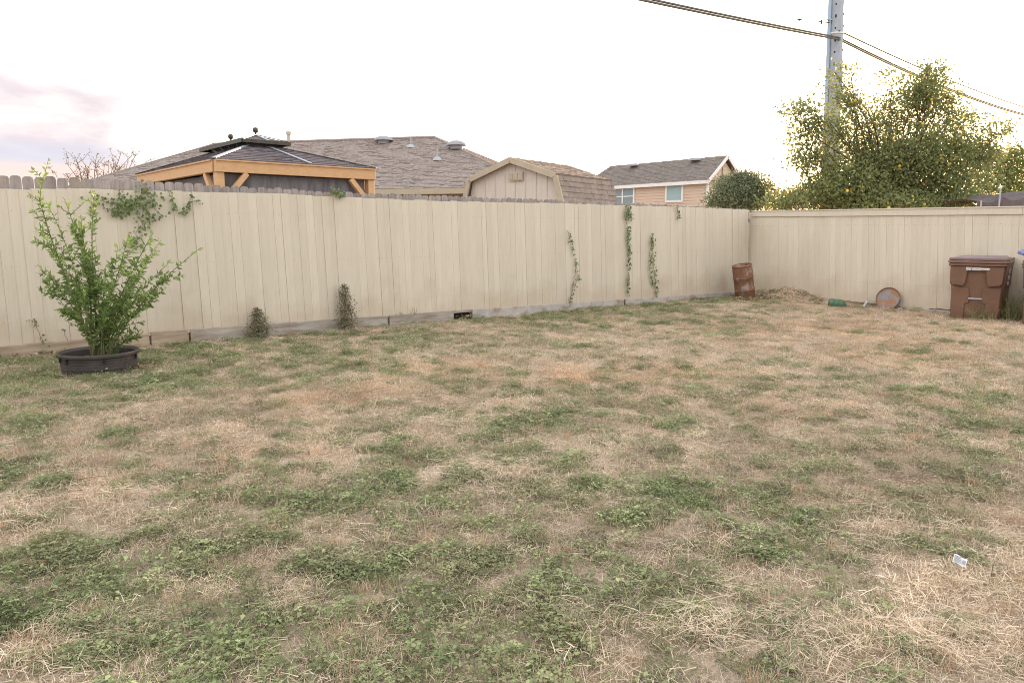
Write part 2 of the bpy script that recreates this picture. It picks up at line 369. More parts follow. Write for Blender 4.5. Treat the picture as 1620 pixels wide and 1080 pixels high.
def inside(x, y, m=.03):
    a = (x - FA.x) * LN.x + (y - FA.y) * LN.y; b = (x - FB.x) * RN.x + (y - FB.y) * RN.y
    return (a > m) & (b > m)

# ------------------------------------------------------------------ ground: one sheet to the horizon
def axis(lo_, hi_, st, far):
    a = list(np.arange(lo_, hi_, st)); g = st
    while a[-1] < far: g *= 1.35; a.append(a[-1] + g)
    g = st
    while a[0] > -far: g *= 1.35; a.insert(0, a[0] - g)
    return np.array(a)
gx = axis(-12, 15, .11, 500); gy = axis(.5, 23, .11, 500)
X, Y_ = np.meshgrid(gx, gy); X = X.ravel(); Y_ = Y_.ravel(); Z = hgt(X, Y_)
nx, ny = len(gx), len(gy)
idx = np.arange(nx * ny).reshape(ny, nx)
quads = np.stack([idx[:-1, :-1], idx[:-1, 1:], idx[1:, 1:], idx[1:, :-1]], -1).reshape(-1, 4)
me = bpy.data.meshes.new('ground'); me.vertices.add(len(X)); me.vertices.foreach_set('co', np.stack([X, Y_, Z], 1).ravel().astype(np.float32))
me.loops.add(quads.size); me.loops.foreach_set('vertex_index', quads.ravel().astype(np.int32)); me.polygons.add(len(quads)); me.polygons.foreach_set('loop_start', np.arange(0, quads.size, 4, dtype=np.int32))
me.polygons.foreach_set('use_smooth', np.ones(len(quads), bool)); me.update(); me.validate()
def pattr(me_, name, arr):
    a = me_.attributes.new(name, 'FLOAT', 'POINT'); a.data.foreach_set('value', np.asarray(arr, np.float32))
G0 = fgreen(X, Y_)
pattr(me, 'green', np.clip(G0 * .8 + .4, 0, 1)); pattr(me, 'orange', ftone(X, Y_)); pattr(me, 'pale', fpale(X, Y_))
dxm, dym = X - MND.x, Y_ - MND.y
pattr(me, 'mound', np.exp(-((dxm * RU.x + dym * RU.y) / 1.0) ** 2 - ((dxm * RN.x + dym * RN.y) / .5) ** 2))
m = bpy.data.materials.new('soil_and_thatch'); m.use_nodes = True; nt = m.node_tree; n = nt.nodes; l = nt.links; p = n['Principled BSDF']; p.inputs['Roughness'].default_value = 1; p.inputs['Specular IOR Level'].default_value = .1
geo = n.new('ShaderNodeNewGeometry')
def gn_noise(sc, det=8, st=None):
    t = n.new('ShaderNodeTexNoise'); t.inputs['Scale'].default_value = sc; t.inputs['Detail'].default_value = det; t.inputs['Roughness'].default_value = .7
    l.new(geo.outputs['Position'], t.inputs['Vector']); return t.outputs[0]
def gramp(x, a, b):
    r = n.new('ShaderNodeMapRange'); r.inputs[1].default_value = a; r.inputs[2].default_value = b; l.new(x, r.inputs[0]); return r.outputs[0]
def gmix(f, a, b):
    x = n.new('ShaderNodeMix'); x.data_type = 'RGBA'
    for i, v in ((0, f), (6, a), (7, b)):
        if isinstance(v, tuple): x.inputs[i].default_value = (*v, 1)
        else: l.new(v, x.inputs[i])
    return x.outputs[2]
def gattr(nm): a = n.new('ShaderNodeAttribute'); a.attribute_name = nm; return a.outputs['Fac']
c = gmix(gramp(gn_noise(28), .35, .65), (.28, .215, .16), (.56, .46, .355))
c = gmix(gramp(gn_noise(90, 4), .5, .62), c, (.62, .52, .42))
c = gmix(gattr('mound'), c, gmix(gramp(gn_noise(60), .4, .6), (.52, .38, .25), (.33, .23, .16)))
l.new(c, p.inputs['Base Color'])
b_ = n.new('ShaderNodeBump'); b_.inputs['Distance'].default_value = .03; b_.inputs['Strength'].default_value = 1; l.new(gn_noise(45), b_.inputs['Height']); l.new(b_.outputs[0], p.inputs['Normal'])
me.materials.append(m); go = bpy.data.objects.new('ground', me); COL.objects.link(go); go['kind'] = 'structure'; go['label'] = 'dry brown lawn ground of the back yard'

# ------------------------------------------------------------------ vegetation pieces
def blades(n_, rad, length, width, tilt, zoff=(0, .01), curl=.3, seg=2, crng=(0, 1)):
    """thin bent blades: strips of seg segments"""
    vs = []; fs = []; cs = []
    for i in range(n_):
        a = random.random() * 2 * PI; r = rad * math.sqrt(random.random()); bx, by = r * math.cos(a), r * math.sin(a); bz = random.uniform(*zoff)
        d = random.random() * 2 * PI; t = random.uniform(*tilt); ln = random.uniform(*length); wd = random.uniform(.7, 1.2) * width
        dx, dy = math.cos(d), math.sin(d); sx, sy = -dy, dx; tw = random.uniform(-.5, .5)
        b0 = len(vs); x, y, z = bx, by, bz; cv = random.uniform(*crng)
        for k in range(seg + 1):
            ww = wd * (1 - .75 * k / seg)
            vs.append((x - sx * ww / 2, y - sy * ww / 2, z - tw * ww)); vs.append((x + sx * ww / 2, y + sy * ww / 2, z + tw * ww)); cs += [cv, cv]
            tt = t - curl * k; x += dx * math.cos(tt) * ln / seg; y += dy * math.cos(tt) * ln / seg; z += math.sin(tt) * ln / seg
            z = max(z, .002)
        for k in range(seg): q = b0 + 2 * k; fs.append((q, q + 1, q + 3, q + 2))
    return vs, fs, cs
def leaflets(n_, rad, hmax, size, crng=(0, 1), trif=True):
    vs = []; fs = []; cs = []
    for i in range(n_):
        a = random.random() * 2 * PI; r = rad * math.sqrt(random.random()); x, y = r * math.cos(a), r * math.sin(a)
        z = hmax * (1 - (r / rad) ** 2 * .75) * random.uniform(.25, 1); cv = min(1, max(0, random.uniform(*crng) * .75 + .3 * (z / hmax)))
        a0 = random.random() * 2 * PI; s_ = size * random.uniform(.6, 1.25); tl = random.uniform(-.5, .5)
        for k in range(3 if trif else 1):
            an = a0 + k * 2.1; dx, dy = math.cos(an), math.sin(an); b0 = len(vs); up = random.uniform(-.35, .45) + tl * .5
            vs += [(x, y, z), (x + dx * s_ * .6 - dy * s_ * .38, y + dy * s_ * .6 + dx * s_ * .38, z + s_ * (.15 + up * .5)), (x + dx * s_, y + dy * s_, z + s_ * up), (x + dx * s_ * .6 + dy * s_ * .38, y + dy * s_ * .6 - dx * s_ * .38, z + s_ * (.15 + up * .5))]
            fs.append((b0, b0 + 1, b0 + 2, b0 + 3)); cs += [cv] * 4
    return vs, fs, cs
def raw(name, parts, m_):
    v = []; f = []; c_ = []
    for a, b, cc in parts: o = len(v); v += a; f += [tuple(o + i for i in q) for q in b]; c_ += cc
    me_ = bpy.data.meshes.new(name); me_.from_pydata(v, [], f); pattr(me_, 'c', c_); me_.materials.append(m_); return me_
M['straw'] = leafmat('straw', (.36, .285, .21), (.81, .68, .54), trans=.25, tip=(.86, .78, .65), rough=.7, inst=True, tone=((.46, .30, .20), (.80, .58, .40)), spec=.15)
M['clover'] = leafmat('lawn_weed', (.10, .130, .060), (.30, .36, .175), trans=.3, tip=(.46, .52, .26), rough=.6, inst=True, tone=((.22, .20, .12), (.42, .40, .24)), spec=.25)
M['grassg'] = leafmat('green_blades', (.15, .175, .07), (.34, .37, .17), trans=.3, tip=(.36, .36, .17), rough=.6, inst=True, tone=((.16, .13, .07), (.40, .33, .18)), spec=.2)
def scatter(name, label, variants, pts, rotz, scl, tone, val, tilt=.12):
    coll = bpy.data.collections.new(name + '_pieces')
    for i, vm in enumerate(variants):
        o = bpy.data.objects.new(name + '_piece', vm); coll.objects.link(o)
    me_ = bpy.data.meshes.new(name); me_.vertices.add(len(pts)); me_.vertices.foreach_set('co', pts.astype(np.float32).ravel())
    nP = len(pts)
    a = me_.attributes.new('rot', 'FLOAT_VECTOR', 'POINT'); a.data.foreach_set('vector', np.stack([rng.normal(0, tilt, nP), rng.normal(0, tilt, nP), rotz], 1).astype(np.float32).ravel())
    a = me_.attributes.new('idx', 'INT', 'POINT'); a.data.foreach_set('value', rng.integers(0, len(variants), nP).astype(np.int32))
    pattr(me_, 'scl', scl); pattr(me_, 'tone', tone); pattr(me_, 'val', val)
    ob = bpy.data.objects.new(name, me_); COL.objects.link(ob); ob['kind'] = 'stuff'; ob['label'] = label
    ng = bpy.data.node_groups.new(name + '_scatter', 'GeometryNodeTree')
    ng.interface.new_socket('Geometry', in_out='INPUT', socket_type='NodeSocketGeometry'); ng.interface.new_socket('Geometry', in_out='OUTPUT', socket_type='NodeSocketGeometry')
    nn = ng.nodes; ll = ng.links
    gi = nn.new('NodeGroupInput'); go_ = nn.new('NodeGroupOutput'); ip = nn.new('GeometryNodeInstanceOnPoints')
    ci = nn.new('GeometryNodeCollectionInfo'); ci.inputs['Collection'].default_value = coll; ci.inputs['Separate Children'].default_value = True; ci.inputs['Reset Children'].default_value = True
    def na(nm, ty):
        q = nn.new('GeometryNodeInputNamedAttribute'); q.data_type = ty; q.inputs['Name'].default_value = nm
        return next(s_ for s_ in q.outputs if s_.name == 'Attribute' and s_.enabled)
    ll.new(gi.outputs[0], ip.inputs['Points']); ll.new(ci.outputs[0], ip.inputs['Instance']); ip.inputs['Pick Instance'].default_value = True
    ll.new(na('idx', 'INT'), ip.inputs['Instance Index'])
    e2r = nn.new('FunctionNodeEulerToRotation'); ll.new(na('rot', 'FLOAT_VECTOR'), e2r.inputs[0]); ll.new(e2r.outputs[0], ip.inputs['Rotation'])
    ll.new(na('scl', 'FLOAT'), ip.inputs['Scale']); ll.new(ip.outputs[0], go_.inputs[0])
    md = ob.modifiers.new('scatter', 'NODES'); md.node_group = ng
    return ob
def cand(dens_near, dens_far, ynear=7):
    n_ = int(dens_near * 24 * 20); x = rng.uniform(-11, 14, n_); y = rng.uniform(1.6, 22, n_)
    d = np.where(y < ynear, 1.0, np.maximum(dens_far / dens_near, (ynear / y) ** 1.1))
    px, py = proj(x, y, 0.0); vis = (px > -260) & (px < 1880) & (py < 1330)
    k = (rng.random(n_) < d) & vis & inside(x, y, .06); return x[k], y[k]
def pts3(x, y, dz=0): return np.stack([x, y, hgt(x, y) + dz], 1)
# straw mat
x, y = cand(125, 50); g = fgreen(x, y); ptone = ftone(x, y); pl = fpale(x, y); dk = fdark(x, y); px, py = proj(x, y, 0.)
bare = np.clip(spots(px, py, BARE), 0, 1)
bare2 = fbm(x * 2.1, y * 2.1, 222, 4)
k = rng.random(len(x)) < np.clip(.82 - g * .28, .42, 1) * (1 - .75 * bare) * np.where(bare2 < .36, .45, 1)
x, y, g, ptone, pl, dk = x[k], y[k], g[k], ptone[k], pl[k], dk[k]
sv = [raw('straw_tuft', [blades(62, .14, (.025, .075), .0026, (.0, .4), (.0, .025), .12), blades(48, .13, (.02, .052), .0026, (.5, 1.4), (0, .01), .2)], M['straw']) for _ in range(7)]
tv = fbm(x * 3.1, y * 3.1, 90); gv = fbm(x * .7, y * .7, 97)
val = np.clip(.93 + (tv - .5) * .8 + (gv - .5) * .4 + .18 * pl - .26 * dk + rng.normal(0, .10, len(x)), .35, 1.5)
scatter('dry_grass', 'dry straw coloured grass matted over the lawn', sv, pts3(x, y), rng.uniform(0, 6.28, len(x)), rng.uniform(.7, 1.3, len(x)), np.clip(ptone * .85 - pl * .5 + rng.normal(0, .15, len(x)), 0, 1), val)
# long pale straw, lower right of the yard
x, y = cand(60, 20); pl = fpale(x, y); k = rng.random(len(x)) < pl * .8 * (fbm(x * 2, y * 2, 301) > .40) + .006; x, y = x[k], y[k]
sv = [raw('long_straw', [blades(60, .14, (.05, .15), .0019, (.0, .22), (.015, .05), .12, 3, (.45, 1))], M['straw']) for _ in range(5)]
scatter('loose_straw', 'long pale cut straw lying loose on the lawn', sv, pts3(x, y), rng.uniform(0, 6.28, len(x)), rng.uniform(.7, 1.2, len(x)), rng.uniform(0, .1, len(x)), rng.uniform(.75, 1.12, len(x)))
# upright dead stubble tufts
x, y = cand(26, 12); k = rng.random(len(x)) < np.clip(.75 - fgreen(x, y) * .12, .35, 1) * (fbm(x * 5, y * 5, 411) > .45); x, y = x[k], y[k]
sv = [raw('stubble_tuft', [blades(46, .045, (.03, .085), .0022, (.7, 1.5), (0, .01), .2, 2, (.1, .9))], M['straw']) for _ in range(5)]
scatter('dead_stubble', 'short upright tufts of dead tan grass', sv, pts3(x, y), rng.uniform(0, 6.28, len(x)), rng.uniform(.6, 1.3, len(x)), rng.uniform(.1, .95, len(x)), rng.uniform(.7, 1.1, len(x)))
# broad-leaved lawn weeds in patches
x, y = cand(95, 60); g = fgreen(x, y); fine = fbm(x * 6, y * 6, 120, 3)
k = rng.random(len(x)) < np.clip((g + (fine - .5) * 2.6) * .75 + .42, .07, 1); x, y, g = x[k], y[k], g[k]
cv = [raw('weed_clump', [leaflets(40, .10, .048, .0135), leaflets(34, .10, .055, .017, (0, 1), False), blades(16, .09, (.03, .07), .0022, (.6, 1.3), (0, .01), .2)], M['clover']) for _ in range(7)]
dry = np.clip(.52 - g * .24 + rng.normal(0, .16, len(x)) + (fbm(x * .8, y * .8, 130) - .5) * 1.0, 0, .9)
scatter('lawn_weeds', 'green broad leaved weeds growing in patches through the dry lawn', cv, pts3(x, y), rng.uniform(0, 6.28, len(x)), rng.uniform(.6, 1.3, len(x)) * np.clip(.85 + g * .2, .6, 1.2), dry, np.clip(rng.normal(.98, .16, len(x)) + (fbm(x * 2.3, y * 2.3, 140) - .5) * .5, .5, 1.5))
# thin green grass
x, y = cand(80, 40); g = fgreen(x, y); k = rng.random(len(x)) < np.clip(g * .22 + .30, .06, .8); x, y, g = x[k], y[k], g[k]
px, py = proj(x, y, 0.); lime = np.clip(spots(px, py, [(500, 588, 110, 14, 1), (1530, 470, 60, 12, .7), (1200, 474, 40, 8, .8), (640, 548, 80, 10, .4)]), 0, 1)
bv = [raw('grass_tuft', [blades(34, .11, (.03, .085), .0026, (.4, 1.35), (0, .01), .35)], M['grassg']) for _ in range(5)]
scatter('green_grass', 'thin green grass blades among the dry lawn', bv, pts3(x, y), rng.uniform(0, 6.28, len(x)), rng.uniform(.6, 1.2, len(x)), np.clip(.5 - g * .2 + rng.normal(0, .2, len(x)) - lime * .8, 0, 1), np.clip(rng.normal(.95, .15, len(x)) + lime * .5, .4, 1.8))
# scattered dead leaf bits and snapped twigs on the lawn
x, y = cand(9, 3); k = rng.random(len(x)) < .6; x, y = x[k], y[k]
M['litterbits'] = leafmat('lawn_litter', (.16, .09, .05), (.42, .26, .15), trans=.1, tip=(.62, .50, .36), inst=True, tone=((.12, .08, .05), (.30, .20, .13)))
lv = [raw('leaf_bit', [leaflets(random.randint(2, 5), .06, .045, .022, (0, 1), False), blades(random.randint(1, 3), .05, (.06, .16), .004, (.0, .4), (.02, .04), .1, 3, (0, .5))], M['litterbits']) for _ in range(9)]
scatter('lawn_litter', 'dead leaf bits and snapped twigs strewn over the lawn', lv, pts3(x, y), rng.uniform(0, 6.28, len(x)), rng.uniform(.6, 1.4, len(x)), rng.uniform(0, 1, len(x)), rng.uniform(.6, 1.3, len(x)))
# gravel and leaf litter by the mound and the drum
n_ = 1500; a = rng.normal(-.1, .75, n_); b = np.abs(rng.normal(.15, .3, n_)) ; x = MND.x + RU.x * a + RN.x * (b - .15); y = MND.y + RU.y * a + RN.y * (b - .15)
k = inside(x, y, .03); x, y = x[k], y[k]
def pebble():
    mb = MB(); pr = [(0.001, -.010), (.012, -.006), (.016, .001), (.010, .009), (.001, .012)]; mb.lathe(pr, 6)
    me_ = bpy.data.meshes.new('pebble'); me_.from_pydata([(p_[0] * random.uniform(.7, 1.2), p_[1] * random.uniform(.7, 1.3), p_[2] * random.uniform(.7, 1.2)) for p_ in mb.v], [], mb.f); me_.materials.append(M['gravel']); return me_
scatter('gravel', 'tan gravel spilled on the dirt mound in the fence corner', [pebble() for _ in range(5)], pts3(x, y, .004), rng.uniform(0, 6.28, len(x)), rng.uniform(.5, 1.9, len(x)), x * 0, x * 0 + 1, tilt=.6)

# ------------------------------------------------------------------ left fence
fence = empty('long_fence', FA, 0); tag(fence, 'long beige painted wooden fence with grey dog eared pickets showing above it', 'fence')
def tab(pts): q = [(ls(on_left(a, b)), on_left(a, b).z) for a, b in pts]; q.sort(); return np.array([t[0] for t in q]), np.array([t[1] for t in q])
TOPX, TOPZ = tab([(0, 299), (130, 299), (300, 303), (425, 306), (600, 314), (700, 318), (900, 322), (1000, 325), (1100, 328), (1184, 332)])
BOTX, BOTZ = tab([(0, 549), (120, 540), (190, 532), (300, 522), (425, 513), (600, 501), (720, 492), (800, 487), (1000, 473), (1150, 463)])
PCX, PCZ = tab([(0, 278), (60, 279), (130, 281), (260, 287), (345, 293), (430, 297), (510, 302), (600, 306), (700, 309), (800, 313), (900, 317), (1000, 321), (1100, 326), (1184, 331)])
LEANX = np.array([0, 3, 6, 9, 13, 16.]); LEANV = np.array([-.01, -.03, -.04, -.04, -.07, -.085])
def lp(s_, off, z, lean=0.0):     # point on the fence: along s, off into the yard, height z
    return FA + LU * (s_ + lean * z) + LN * off + Vector((0, 0, z))
s_ = -2.2; TH = .016; lnails = MB()
while s_ < LLEN - .02:
    wd = random.choice([.105, .125, .13, .135, .14]) + random.uniform(-.004, .004)
    wd = min(wd, LLEN - s_ - .002)
    zt = float(np.interp(s_, TOPX, TOPZ)) + random.uniform(-.008, .008); zb = float(np.interp(s_, BOTX, BOTZ)) + random.uniform(-.012, .012)
    ln_ = float(np.interp(s_, LEANX, LEANV)) ; gap = random.choice([.0008, .001, .001, .0015, .002, .003, .005]); off = random.uniform(-.002, .004) + (.005 if random.random() < .25 else 0)
    l2 = ln_ + random.uniform(-.0012, .0012)
    a0, a1 = s_, s_ + wd - gap
    if a1 - a0 > .03:
        tl = random.uniform(-.003, .003)
        p_ = [lp(a0, off, zb, ln_), lp(a1, off + tl, zb, l2), lp(a1, off + tl - TH, zb, l2), lp(a0, off - TH, zb, ln_), lp(a0, off, zt, ln_), lp(a1, off + tl, zt, l2), lp(a1, off + tl - TH, zt, l2), lp(a0, off - TH, zt, ln_)]
        MB().hexa([q - FA for q in p_]).build('board', M['paint'], fence)
        for z in (.45, 1.15, 1.85):
            for q in (.25, .75):
                if random.random() < .7: c_ = lp(a0 + (a1 - a0) * q, off + .002, z + random.uniform(-.012, .012), ln_) - FA; lnails.tube([c_, c_ + LN * .0025], .0038, 5)
    s_ += wd
o = lnails.build('nail_heads', M['greywood'], fence); o['kind'] = 'stuff'
# grey pickets nailed to the far side of the rails
s_ = -2.3
while s_ < LLEN - .05:
    wd = .130; zt = float(np.interp(s_, PCX, PCZ)) + random.uniform(-.012, .012); off = -.075 + random.uniform(-.004, .004)
    if 6.8 < s_ < 7.2 or random.random() < .0: pass
    ln_ = random.uniform(-.004, .004) - .01; a0, a1 = s_ + .003, s_ + wd - .004; e = .028
    poly = [lp(a0, off, .22, ln_), lp(a1, off, .22, ln_), lp(a1, off, zt - e * 1.3, ln_), lp(a1 - e * .45, off, zt - e * .35, ln_), lp(a1 - e * 1.15, off, zt, ln_), lp(a0 + e * 1.15, off, zt, ln_), lp(a0 + e * .45, off, zt - e * .35, ln_), lp(a0, off, zt - e * 1.3, ln_)]
    if zt > float(np.interp(s_, TOPX, TOPZ)) - .05:
        MB().prism([q - FA for q in poly], -LN * .016).build('picket', M['greywood'], fence)
    s_ += wd
for z in (.45, 1.15, 1.85):
    MB().beam(LU * -2.2 + LN * -.045 + Vector((0, 0, z)), LU * (LLEN - .05) + LN * -.045 + Vector((0, 0, z)), .045, .085).build('rail', M['greywood'], fence)
# base boards at the foot
bb = [(-330, 0), (0, 186), (187, 236), (238, 298), (300, 420), (421, 612), (614, 716), (745, 985), (987, 1184)]
for i, (a, b) in enumerate(bb):
    yb = lambda q: np.interp(q, [0, 300, 716, 1000, 1184], [568, 541, 503, 481, 467])
    sa, sb = ls(on_left(a, float(yb(a)))) if a >= 0 else -2.2, ls(on_left(b, float(yb(b))))
    za, zb = float(np.interp(sa, BOTX, BOTZ)) + .012, float(np.interp(sb, BOTX, BOTZ)) + .012
    dz = (0, .0, -.01, .015, 0, .005, 0, 0, 0)[i]; o1 = (.03, .03, .05, .045, .035, .03, .03, .03, .03)[i]
    lift = [-.06, -.06, .01, .02, -.05, .005, -.05, -.05, -.05][i]
    q = [lp(sa + .006, o1 + .02, lift), lp(sb - .006, o1 + .02, lift), lp(sb - .006, o1 - .018, lift), lp(sa + .006, o1 - .018, lift), lp(sa + .006, o1 + .02, za + dz), lp(sb - .006, o1 + .02, zb + dz * .3), lp(sb - .006, o1 - .018, zb + dz * .3), lp(sa + .006, o1 - .018, za + dz)]
    MB().hexa([t - FA for t in q]).build('base_board', M['rotbrown'] if i < 4 else (M['rotboard'] if i < 7 else M['concrete']), fence, bevel=.004)

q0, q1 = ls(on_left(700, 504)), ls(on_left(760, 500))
MB().hexa([lp(a, o, z) - FA for z in (-.05, .16) for a, o in ((q0, -.06), (q1, -.06), (q1, -.08), (q0, -.08))]).build('gap_shade_panel', M['dark'], fence)  # added black panel behind the gap; its colour stands in for shade
q0, q1 = ls(on_left(716, 491)), ls(on_left(745, 491)); zz = float(np.interp(q0, BOTX, BOTZ))
MB().hexa([lp(a, o, z) - FA for z in (zz - .03, zz + .01) for a, o in ((q0, .045), (q1, .045), (q1, .01), (q0, .01))]).build('gap_lintel', M['rotboard'], fence)

# ------------------------------------------------------------------ right fence
rf = empty('side_fence', FB, 0); tag(rf, 'beige painted side fence with a flat cap board behind the brown cart', 'fence')
def rtab(pts): q = [(rs(on_right(a, b)), on_right(a, b).z) for a, b in pts]; q.sort(); return np.array([t[0] for t in q]), np.array([t[1] for t in q])
RTX, RTZ = rtab([(1184, 334), (1300, 332.5), (1440, 330), (1620, 327)])
RBX, RBZ = rtab([(1184, 466), (1290, 471), (1350, 477), (1430, 485), (1500, 489), (1620, 501)])
def rp(s_, off, z, lean=0.): return RU * (s_ + lean * z) + RN * off + Vector((0, 0, z))
RLEN = 8.2; s_ = -.02; nails = MB()
while s_ < RLEN:
    wd = random.choice([.12, .13, .14, .145]) + random.uniform(-.004, .004); zt = float(np.interp(s_, RTX, RTZ)) - .03; zb = float(np.interp(s_, RBX, RBZ)) + random.uniform(-.015, .01)
    off = random.uniform(-.002, .003); gap = random.choice([.0015, .002, .002, .003, .005]); ln_ = -.06 + random.uniform(-.001, .001)
    a0, a1 = s_, s_ + wd - gap
    MB().hexa([rp(a0, off, zb, ln_), rp(a1, off, zb, ln_), rp(a1, off - TH, zb, ln_), rp(a0, off - TH, zb, ln_), rp(a0, off, zt, ln_), rp(a1, off, zt, ln_), rp(a1, off - TH, zt, ln_), rp(a0, off - TH, zt, ln_)]).build('board', M['paint2'], rf)
    for z in (.5, 1.72):
        for q in (.3, .7):
            c_ = rp(a0 + (a1 - a0) * q, off + .001, z + random.uniform(-.008, .008), ln_); nails.tube([c_, c_ + RN * .0025], .0045, 5)
    s_ += wd
no = nails.build('nail_heads', M['rust'], rf); no['kind'] = 'stuff'
jt = [.13, rs(on_right(1299, 333)) + .12, rs(on_right(1619, 328)) + .12, RLEN]
for a, b in zip(jt[:-1], jt[1:]):
    za, zb = float(np.interp(a, RTX, RTZ)), float(np.interp(b, RTX, RTZ))
    MB().hexa([rp(a + .002, .030, za - .135, -.06), rp(b - .002, .030, zb - .135, -.06), rp(b - .002, .008, zb - .135, -.06), rp(a + .002, .008, za - .135, -.06), rp(a + .002, .030, za - .012, -.06), rp(b - .002, .030, zb - .012, -.06), rp(b - .002, .008, zb - .012, -.06), rp(a + .002, .008, za - .012, -.06)]).build('trim_board', M['paint2'], rf, bevel=.002)
    MB().hexa([rp(a + .002, .045, za - .010, -.06), rp(b - .002, .045, zb - .010, -.06), rp(b - .002, -.09, zb - .010, -.06), rp(a + .002, -.09, za - .010, -.06), rp(a + .002, .045, za + .012, -.06), rp(b - .002, .045, zb + .012, -.06), rp(b - .002, -.09, zb + .012, -.06), rp(a + .002, -.09, za + .012, -.06)]).build('cap_board', M['paint2'], rf, bevel=.002)
for z in (.5, 1.72): MB().beam(rp(.05, -.045, z), rp(RLEN, -.045, z), .045, .085).build('rail', M['greywood'], rf)
MB().beam(rp(-.1, -.07, .06), rp(RLEN, -.07, .06), .06, .30).build('sun_block_board', M['rotbrown'], rf)  # added board behind the fence foot, keeps low sun from shining under
MB().beam(LU * -2.2 + LN * -.035 + Vector((0, 0, .05)), LU * (ls(on_left(700, 504))) + LN * -.035 + Vector((0, 0, .05)), .02, .20).build('sun_block_board', M['rotbrown'], fence)  # same added sun blocker behind the long fence, left of the gap
MB().beam(LU * ls(on_left(760, 500)) + LN * -.035 + Vector((0, 0, .05)), LU * LLEN + LN * -.035 + Vector((0, 0, .05)), .02, .20).build('sun_block_board', M['rotbrown'], fence)  # added sun blocker continues from the gap to the corner
a, b = rs(on_right(1405, 487)), RLEN
MB().hexa([rp(a, .05, -.05), rp(b, .05, -.05), rp(b, -.06, -.05), rp(a, -.06, -.05), rp(a, .05, float(np.interp(a, RBX, RBZ)) - .01), rp(b, .05, float(np.interp(b, RBX, RBZ)) - .01), rp(b, -.06, float(np.interp(b, RBX, RBZ)) - .01), rp(a, -.06, float(np.interp(a, RBX, RBZ)) - .01)]).build('footing', M['concrete'], rf, bevel=.01)

# ------------------------------------------------------------------ foliage
def leaf_mesh(name, C, D, Nn, ln, wd, cv, m_, parent=None, kind=None, world_off=None):
    """C centres (base), D directions, Nn normals, ln lengths, wd widths"""
    C = np.asarray(C, float); n_ = len(C); D = D / np.linalg.norm(D, axis=1, keepdims=True); Sd = np.cross(D, Nn); Sd /= (np.linalg.norm(Sd, axis=1, keepdims=True) + 1e-9); U = np.cross(Sd, D)
    ln = ln[:, None]; wd = wd[:, None]
    a = C; b = C + D * ln * .38 - Sd * wd / 2 + U * wd * .18; c_ = C + D * ln + U * ln * (-.12); d = C + D * ln * .38 + Sd * wd / 2 + U * wd * .18; e = C + D * ln * .45
    V = np.stack([a, b, c_, d, e], 1).reshape(-1, 3)
    if world_off is not None: V = V - np.array(world_off)
    i0 = np.arange(n_) * 5
    q = np.stack([np.stack([i0, i0 + 4, i0 + 1], 1), np.stack([i0 + 1, i0 + 4, i0 + 2], 1), np.stack([i0, i0 + 3, i0 + 4], 1), np.stack([i0 + 4, i0 + 3, i0 + 2], 1)], 1).reshape(-1, 3)
    me_ = bpy.data.meshes.new(name); me_.vertices.add(len(V)); me_.vertices.foreach_set('co', V.astype(np.float32).ravel()); me_.loops.add(q.size); me_.loops.foreach_set('vertex_index', q.astype(np.int32).ravel())
    me_.polygons.add(len(q)); me_.polygons.foreach_set('loop_start', np.arange(0, q.size, 3, dtype=np.int32)); me_.update()
    pattr(me_, 'c', np.repeat(np.clip(cv, 0, 1), 5)); me_.materials.append(m_)
    o = bpy.data.objects.new(name, me_); COL.objects.link(o)
    if parent is not None: o.parent = parent
    if kind: o['kind'] = kind
    return o
def runit(n_): v = rng.normal(0, 1, (n_, 3)); return v / np.linalg.norm(v, axis=1, keepdims=True)
M['treeleaf'] = leafmat('fruit_tree_leaf', (.14, .18, .080), (.33, .37, .17), trans=.5, tip=(.50, .50, .22), rough=.5)
M['treeleaf2'] = leafmat('bright_tree_leaf', (.12, .15, .05), (.27, .30, .10), trans=.45, tip=(.38, .38, .13))
M['treeleaf3'] = leafmat('dense_tree_leaf', (.12, .155, .10), (.31, .36, .23), trans=.3, tip=(.23, .27, .17))
M['shrubleaf'] = leafmat('potted_shrub_leaf', (.12, .19, .06), (.32, .45, .14), trans=.45, tip=(.46, .60, .13), rough=.45)
M['ivy'] = leafmat('ivy_leaf', (.085, .13, .05), (.21, .28, .12), trans=.25, tip=(.20, .25, .08), rough=.5)
M['dryvine'] = leafmat('dry_vine_leaf', (.14, .13, .08), (.27, .27, .17), trans=.25, tip=(.25, .27, .13), rough=.7)
M['brownleaf'] = leafmat('sparse_brown_leaf', (.14, .10, .07), (.26, .22, .13), trans=.35, tip=(.30, .24, .14))
M['weedgrass'] = leafmat('tall_weed_blade', (.19, .20, .09), (.44, .43, .22), trans=.35, tip=(.58, .55, .33))

